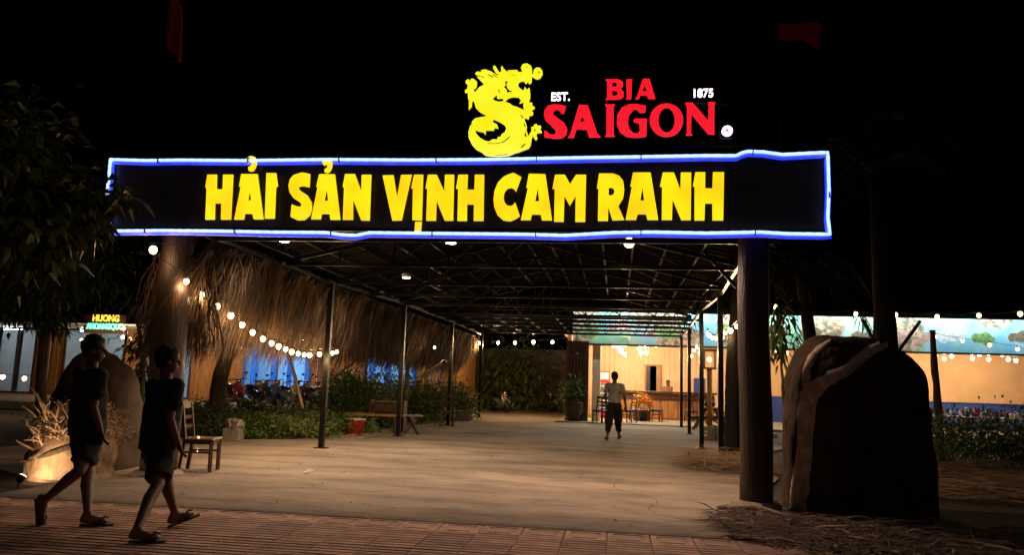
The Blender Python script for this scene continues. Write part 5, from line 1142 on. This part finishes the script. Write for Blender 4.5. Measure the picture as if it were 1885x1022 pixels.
# ------------------------------------------------------------------ people
def capsule(b, p0, p1, r0, r1, flat=1.0, n=14):
    p0, p1 = Vector(p0), Vector(p1); ax = (p1-p0).normalized(); k = 5
    path, rad = [], []
    for i in range(k): a = math.pi/2*(1-i/k); path.append(p0-ax*r0*math.sin(a)); rad.append(max(.002, r0*math.cos(a)))
    path += [p0, p1]; rad += [r0, r1]
    for i in range(1, k+1): a = math.pi/2*i/k; path.append(p1+ax*r1*math.sin(a)); rad.append(max(.002, r1*math.cos(a)))
    b.tube(path, rad, n)
def solid(name, fn, voxel, m, parent, smooth=4, wrinkle=0.0):
    """overlapping volumes fused into one continuous surface"""
    b = MB(); fn(b); me = b.mesh(name, m, True); bm = bmesh.new(); bm.from_mesh(me); bmesh.ops.recalc_face_normals(bm, faces=bm.faces); bm.to_mesh(me); bm.free()
    ob = bpy.data.objects.new(name, me); COL.objects.link(ob)
    rm = ob.modifiers.new('r', 'REMESH'); rm.mode = 'VOXEL'; rm.voxel_size = voxel; rm.use_smooth_shade = True
    sm = ob.modifiers.new('s', 'SMOOTH'); sm.iterations = smooth; sm.factor = .5
    dg = bpy.context.evaluated_depsgraph_get(); dg.update(); m2 = bpy.data.meshes.new_from_object(ob.evaluated_get(dg)); bpy.data.objects.remove(ob)
    if wrinkle:
        nv = len(m2.vertices); co = np.empty(nv*3); no = np.empty(nv*3); m2.vertices.foreach_get('co', co); m2.vertex_normals.foreach_get('vector', no); co = co.reshape(-1, 3); no = no.reshape(-1, 3)
        for i in range(nv):
            p = co[i]; q = Vector((p[0]*7, p[1]*7, p[2]*11)); co[i] = p+no[i]*wrinkle*(noise.noise(q)+.6*noise.noise(q*2.3)+.8*(abs(noise.noise(q*.8+Vector((3, 1, 7))))-.3))
        m2.vertices.foreach_set('co', co.ravel()); m2.update()
    org_ = parent_world(parent); m2.transform(Matrix.Translation(-org_)); m2.materials.clear(); m2.materials.append(m); m2.polygons.foreach_set('use_smooth', [True]*len(m2.polygons))
    return link(name, m2, parent)
def oriented(f, u=Vector((0, 0, 1))):
    f = Vector(f).normalized(); s = f.cross(u).normalized(); u2 = s.cross(f); return Matrix((( f.x, s.x, u2.x), (f.y, s.y, u2.y), (f.z, s.z, u2.z)))   # local x = forward, y = right side, z = up
def person(label, J, face, body_dir, shirt_m, short_m, hem_shirt, hem_short, loc, sleeve=.55, k=1.0, long_hair=False, sandals=True, hood=0.0, look_legs=None, only_top=False, bulk=1.0):
    t = thing('person', label, 'person', loc); J = {a: Vector(v) for a, v in J.items()}
    FM = oriented(face); BM = oriented(body_dir); side = BM @ Vector((0, 1, 0)); fwd = BM @ Vector((1, 0, 0))
    hd = J['head']
    def hand(b, w, e, s):
        d = (w-e).normalized(); M = oriented(d, fwd); palm_c = w+d*.05*k
        b.sphere(palm_c, (.05*k, .036*k, .018*k), 12, 8, M)
        for q, (o_, L) in enumerate(((-.027, .068), (-.009, .078), (.009, .074), (.026, .060))):
            a = w+d*.085*k+(M @ Vector((0, o_*k, 0))); m1 = a+d*L*.5*k+(M @ Vector((0, 0, .010)))*1; m2 = a+d*L*k+(M @ Vector((0, 0, .028)))
            capsule(b, a, m1, .0092*k, .0088*k, n=8); capsule(b, m1, m2, .0086*k, .0075*k, n=8)
        a = w+d*.03*k+(M @ Vector((0, -.035*k, 0))); m1 = a+d*.035*k+(M @ Vector((0, -.018*k, .01))); capsule(b, a, m1, .012*k, .0105*k, n=8); capsule(b, m1, m1+d*.03*k+(M @ Vector((0, .004, .01))), .0105*k, .009*k, n=8)
    def body(b):
        b.sphere(hd+(FM @ Vector((-.008, 0, .02)))*k, (.098*k, .078*k, .108*k), 20, 14, FM)
        b.sphere(hd+(FM @ Vector((.028, 0, -.055)))*k, (.062*k, .056*k, .062*k), 16, 10, FM)
        b.sphere(hd+(FM @ Vector((.094, 0, -.015)))*k, (.022*k, .014*k, .024*k), 10, 8, FM)      # nose
        b.sphere(hd+(FM @ Vector((.078, 0, .022)))*k, (.014*k, .05*k, .012*k), 10, 8, FM)       # brow
        b.sphere(hd+(FM @ Vector((.080, 0, -.062)))*k, (.014*k, .026*k, .011*k), 10, 8, FM)     # lips
        for s in (-1, 1): b.sphere(hd+(FM @ Vector((-.005, s*.080, -.012)))*k, (.024*k, .010*k, .034*k), 10, 8, FM)   # ears
        capsule(b, J['neck'], hd+(FM @ Vector((-.01, 0, -.05)))*k, .058*k, .052*k)
        b.sphere(J['chest'], (.105*k, .165*k, .20*k), 18, 12, BM); b.sphere(J['pelvis'], (.10*k, .155*k, .13*k), 18, 12, BM); capsule(b, J['chest'], J['pelvis'], .12*k, .115*k)
        for s in ('l', 'r'):
            b.sphere(J['sh_'+s], .062*k, 12, 8); capsule(b, J['neck']-Vector((0, 0, .05)), J['sh_'+s], .055*k, .052*k)
            capsule(b, J['sh_'+s], J['el_'+s], .050*k, .040*k); capsule(b, J['el_'+s], J['wr_'+s], .039*k, .027*k); hand(b, J['wr_'+s], J['el_'+s], s)
            if not only_top:
                capsule(b, J['hip_'+s], J['kn_'+s], .082*k, .056*k); mid = J['kn_'+s].lerp(J['an_'+s], .32); cf = (J['toe_'+s]-J['he_'+s]); cf.z = 0
                capsule(b, J['kn_'+s], mid-cf.normalized()*.012, .054*k, .055*k); capsule(b, mid-cf.normalized()*.012, J['an_'+s], .054*k, .034*k)
                capsule(b, J['an_'+s], J['he_'+s].lerp(J['an_'+s], .35), .036*k, .034*k); fd = (J['toe_'+s]-J['he_'+s]).normalized(); ball = J['he_'+s].lerp(J['toe_'+s], .7); capsule(b, J['an_'+s].lerp(J['he_'+s], .5)+fd*.02, ball, .036*k, .030*k); capsule(b, J['he_'+s]+Vector((0, 0, .012)), ball, .028*k, .032*k)
                sv = fd.cross(Vector((0, 0, 1))).normalized() if abs(fd.z) < .9 else side
                for q in range(5): o_ = (-.036+.018*q)*k; capsule(b, ball+sv*o_, ball+sv*o_+fd*(.062-.006*abs(q-1.2))*k, .0115*k, .0095*k, n=8)
    solid('body', body, .0075, skin, t, 5)
    def shirt(b):
        b.sphere(J['chest']+Vector((0, 0, .01)), (.150*k*bulk, .200*k*bulk, .225*k), 22, 14, BM)
        for s in ('l', 'r'):
            capsule(b, J['neck']-Vector((0, 0, .045)), J['sh_'+s], .064*k, .072*k); capsule(b, J['sh_'+s], J['sh_'+s].lerp(J['el_'+s], sleeve), .084*k*bulk, .088*k*bulk)
        a = J['chest']; c = J['pelvis'].lerp(J['chest'], 0)-Vector((0, 0, hem_shirt)); n = 18; pts_ = [a.lerp(c, q/6) for q in range(7)]
        rings = []
        for q, p in enumerate(pts_): rings.append([p+side*math.cos(2*math.pi*i/n)*(.200+.012*q/6+.006*math.sin(i*3+q))*k*bulk+fwd*math.sin(2*math.pi*i/n)*(.150+.01*q/6+.006*math.sin(i*2+q))*k*bulk for i in range(n)])
        vs = [v for r_ in rings for v in r_]; b.add(vs, [(q*n+i, q*n+(i+1) % n, (q+1)*n+(i+1) % n, (q+1)*n+i) for q in range(6) for i in range(n)]+[tuple(range(n-1, -1, -1)), tuple(6*n+i for i in range(n))])
        if hood: b.sphere(J['neck'].lerp(hd, .25)-fwd*.06, (.09*k, .12*k, .09*k), 14, 10, BM)
    solid('shirt', shirt, .010, shirt_m, t, 5, .013)
    if not only_top:
        def shorts(b):
            b.sphere(J['pelvis'], (.135*k, .185*k, .15*k), 20, 12, BM)
            for s in ('l', 'r'):
                e = J['hip_'+s].lerp(J['kn_'+s], min(1, hem_short)); pth = [J['hip_'+s].lerp(e, q/4) for q in range(5)]
                if hem_short > 1: pth.append(J['kn_'+s].lerp(J['an_'+s], hem_short-1))
                b.tube(pth, [.115*k]+[.114*k, .112*k, .112*k, .105*k if hem_short > 1 else .112*k, .07*k][:len(pth)-1], 16)
        solid('shorts', shorts, .010, short_m, t, 5, .012)
        if sandals:
            for s in ('l', 'r'):
                fd = (J['toe_'+s]-J['he_'+s]).normalized(); M = fd.to_track_quat('X', 'Z').to_matrix(); up_ = M @ Vector((0, 0, 1)); c = J['he_'+s].lerp(J['toe_'+s], .52)-up_*.022
                out = [(-.135, -.03), (-.145, 0), (-.135, .03), (-.05, .036), (.06, .046), (.115, .040), (.14, .012), (.135, -.018), (.09, -.042), (0, -.036)]
                b = MB(); b.prism([[c+M @ Vector((x*k, y*k, -.018)) for x, y in out]], up_*.016); so = b.build('sandal', rubber, t)
                b = MB(); b.tube([c+M @ Vector((-.02, -.04, 0)), c+M @ Vector((.05, -.012, .062)), c+M @ Vector((.085, 0, .05)), c+M @ Vector((.05, .012, .062)), c+M @ Vector((-.02, .04, 0))], .007, 6); b.build('strap', rubber, so)
    def hair(b):
        b.sphere(hd+(FM @ Vector((-.024, 0, .040)))*k, (.106*k, .097*k, .105*k), 20, 14, FM); b.sphere(hd+(FM @ Vector((-.050, 0, -.015)))*k, (.062*k, .078*k, .075*k), 16, 10, FM); b.sphere(hd+(FM @ Vector((.030, 0, .088)))*k, (.052*k, .072*k, .036*k), 14, 8, FM)
        if long_hair: b.sphere(hd+(FM @ Vector((-.06, 0, -.10)))*k, (.06*k, .085*k, .13*k), 16, 10, FM)
        for q in range(40):
            a = random.uniform(0, 2*math.pi); e_ = random.uniform(.2, 1.4); p = hd+(FM @ Vector((-.028+.104*math.cos(a)*math.cos(e_), .096*math.sin(a)*math.cos(e_), .04+.104*math.sin(e_))))*k; b.sphere(p, .016*k, 6, 4)
    solid('hair', hair, .008, hairm, t, 2, .006)
    for s in (-1, 1):
        b = MB(); b.sphere(hd+(FM @ Vector((.083, s*.031, .002)))*k, .011*k, 10, 6); b.build('eye', hairm, t, True)
    return t
def P3(px, py, Y): return AY(px, py, Y)
# walker on the tiles, front foot striking
Yc = 6.62; fwd_ = Vector((.50, .866, 0)); sd_ = Vector((.866, -.50, 0))
def offs(p, f, s, z=0): return p+fwd_*f+sd_*s+Vector((0, 0, z))
hd = P3(311, 664, Yc); nk = P3(305, 700, Yc); cs = P3(300, 745, Yc); pv = P3(291, 822, Yc)
J = dict(head=hd, neck=nk, chest=cs, pelvis=pv, sh_l=offs(nk, 0, -.185, -.055), sh_r=offs(nk, 0, .185, -.055))
J['el_l'] = J['sh_l']+fwd_*.06-sd_*.05+Vector((0, 0, -.28)); J['wr_l'] = J['el_l']+fwd_*.08+Vector((0, 0, -.24)); J['el_r'] = J['sh_r']-fwd_*.06+sd_*.06+Vector((0, 0, -.28)); J['wr_r'] = J['el_r']+fwd_*.10+Vector((0, 0, -.22))
J['hip_l'] = offs(pv, 0, -.085, -.03); J['hip_r'] = offs(pv, 0, .085, -.03)
def leg(J, s, he, toe, knee_f):
    J['he_'+s] = he; J['toe_'+s] = toe; d = (toe-he).normalized(); J['an_'+s] = he+d*.035+Vector((0, 0, .075)) if d.z < .4 and d.z > -.5 else he+d*.05-(d.cross(d.cross(Vector((0, 0, 1))))).normalized()*.0+Vector((-.02, 0, .04))
    h = J['hip_'+s]; a = J['an_'+s]; mid = h.lerp(a, .49); J['kn_'+s] = mid+fwd_*knee_f
hr = AG(243, 990, .05); leg(J, 'r', hr, hr+Vector((.21, .10, -.005)), .055)
hl = AG(313, 962, .05); leg(J, 'l', hl, hl+Vector((.17, .12, .075)), .03)
person('walker in dark clothes and sandals stepping towards the gate, nearer the chair', J, (.85, .55, -.05), fwd_, cl_black, cl_dark, .02, .80, (pv.x, pv.y, 0))
# the other walker, trailing foot lifting
Yc = 6.75
hd = P3(175, 644, Yc); nk = P3(168, 682, Yc); cs = P3(164, 727, Yc); pv = P3(160, 803, Yc)
J = dict(head=hd, neck=nk, chest=cs, pelvis=pv, sh_l=offs(nk, 0, -.185, -.055), sh_r=offs(nk, 0, .185, -.055))
J['el_l'] = J['sh_l']+fwd_*.08-sd_*.04+Vector((0, 0, -.27)); J['wr_l'] = J['el_l']+fwd_*.10+Vector((0, 0, -.23)); J['el_r'] = J['sh_r']-fwd_*.05+sd_*.05+Vector((0, 0, -.28)); J['wr_r'] = J['el_r']+fwd_*.09+Vector((0, 0, -.22))
J['hip_l'] = offs(pv, 0, -.085, -.03); J['hip_r'] = offs(pv, 0, .085, -.03)
hl = AG(152, 960, .05); leg(J, 'l', hl, hl+Vector((.21, .10, -.005)), .03)
J['he_r'] = P3(74, 918, 6.45); J['toe_r'] = P3(80, 970, 6.42); J['an_r'] = J['he_r']+Vector((.05, .02, .0)); J['kn_r'] = P3(146, 868, 6.55)
person('walker in black shirt with trailing foot lifted, before the brown boulder', J, (.92, .40, -.03), fwd_, cl_black, cl_dark, .0, .72, (pv.x, pv.y, 0))
# man in grey walking away over the yard
Yc = 20.4; fwd_ = Vector((-.05, 1, 0)).normalized(); sd_ = Vector((1, .05, 0)).normalized(); q0 = AG(1130, 811, .022)
b0 = Vector((q0.x, q0.y, .022)); J = dict(head=b0+Vector((.0, .05, 1.62)), neck=b0+Vector((-.0, .03, 1.45)), chest=b0+Vector((0, .02, 1.24)), pelvis=b0+Vector((0, 0, .90)))
J['sh_l'] = offs(J['neck'], 0, -.18, -.05); J['sh_r'] = offs(J['neck'], 0, .18, -.05); J['el_l'] = J['sh_l']+Vector((-.06, .08, -.26)); J['wr_l'] = J['el_l']+Vector((.02, .2, -.16)); J['el_r'] = J['sh_r']+Vector((.08, -.07, -.27)); J['wr_r'] = J['el_r']+Vector((.03, -.02, -.25))
J['hip_l'] = offs(J['pelvis'], 0, -.085, -.03); J['hip_r'] = offs(J['pelvis'], 0, .085, -.03)
hl = b0+Vector((-.16, -.10, .05)); leg(J, 'l', hl, hl+Vector((-.05, .23, -.0)), .03); hr = b0+Vector((.12, .34, .05)); leg(J, 'r', hr, hr+Vector((.05, .22, .05)), .07)
person('man in a grey shirt and dark shorts walking away across the yard', J, (-.05, 1, 0), fwd_, cl_grey, cl_dark, .03, 1.8, b0, .6, bulk=.80)
# woman at the counter
q0 = AY(1229, 700, 34.3); b0 = Vector((q0.x, 34.3, .06)); fwd_ = Vector((-.3, -1, 0)).normalized(); sd_ = Vector((-1, .3, 0)).normalized()
J = dict(head=b0+Vector((0, 0, 1.56)), neck=b0+Vector((0, 0, 1.39)), chest=b0+Vector((0, 0, 1.2)), pelvis=b0+Vector((0, 0, .9)))
J['sh_l'] = offs(J['neck'], 0, -.15, -.05); J['sh_r'] = offs(J['neck'], 0, .15, -.05)
for s, u in (('l', -1), ('r', 1)): J['el_'+s] = J['sh_'+s]+fwd_*.08+Vector((0, 0, -.25)); J['wr_'+s] = J['el_'+s]+fwd_*.2-sd_*.05*u+Vector((0, 0, .01)); J['hip_'+s] = offs(J['pelvis'], 0, .08*u, -.03); hh = offs(b0, -.05, .09*u, .05); leg(J, s, hh, hh+fwd_*.22, .01)
person('woman with dark hair standing behind the reception counter', J, (-.5, -1, 0), fwd_, mat('brown blouse', (.16, .07, .05), .8, .2, 6), cl_black, .05, .95, b0, .5, .93, True)

# thin cracks in the slab and a few scraps
crack_m = mat('crack filler', (.07, .05, .036), .95, .3, 6)
for i, pts_ in enumerate(([(-4.6, 8.9), (-3.9, 9.3), (-3.1, 9.25), (-2.2, 9.8), (-1.4, 9.7)], [(.9, 8.3), (.4, 9.0), (.5, 9.9), (.0, 10.8), (.1, 12.0)], [(-3.0, 12.5), (-2.2, 13.6), (-2.3, 14.8), (-1.2, 16.2)])):
    pa, _r2 = spline([(x, y, .0225) for x, y in pts_], [1]*len(pts_), 40); vs = []
    for k, p in enumerate(pa):
        tg = (pa[min(k+1, 40)]-pa[max(k-1, 0)]).normalized(); sd = Vector((-tg.y, tg.x, 0)); q = p+sd*.05*noise.noise(Vector((k*.7, i*9, 0))); w = .004+.004*abs(noise.noise(Vector((k*.9, i, 3)))); vs += [q-sd*w+Vector((0, 0, .002)), q+sd*w+Vector((0, 0, .002))]
    b = MB(); b.add(vs, [(2*k, 2*k+1, 2*k+3, 2*k+2) for k in range(40)]); struct(b.build('yard_crack', crack_m))
for i, (px, py, lab) in enumerate(((565, 872, 'small white paper scrap lying on the yard near the chair'), (575, 868, 'second pale paper scrap beside the white one on the yard'), (562, 806, 'crumpled white scrap at the edge of the shrubs'))):
    p = AG(px, py, .025); t = thing('paper_scrap', lab, 'scrap', p); n = 6; a0 = random.uniform(0, 3)
    vs = [p+Vector((math.cos(a0)*(.05-.1*k/n)+.01*math.sin(k*3), math.sin(a0)*(.05-.1*k/n), .004+.018*abs(math.sin(k*1.9+i)))) for k in range(n+1)]
    b = MB(); b.add(vs+[v+Vector((-math.sin(a0)*.07, math.cos(a0)*.07, .006*math.sin(q*2))) for q, v in enumerate(vs)], [(k, k+1, n+2+k, n+1+k) for k in range(n)]); b.build('sheet', whitep, t)
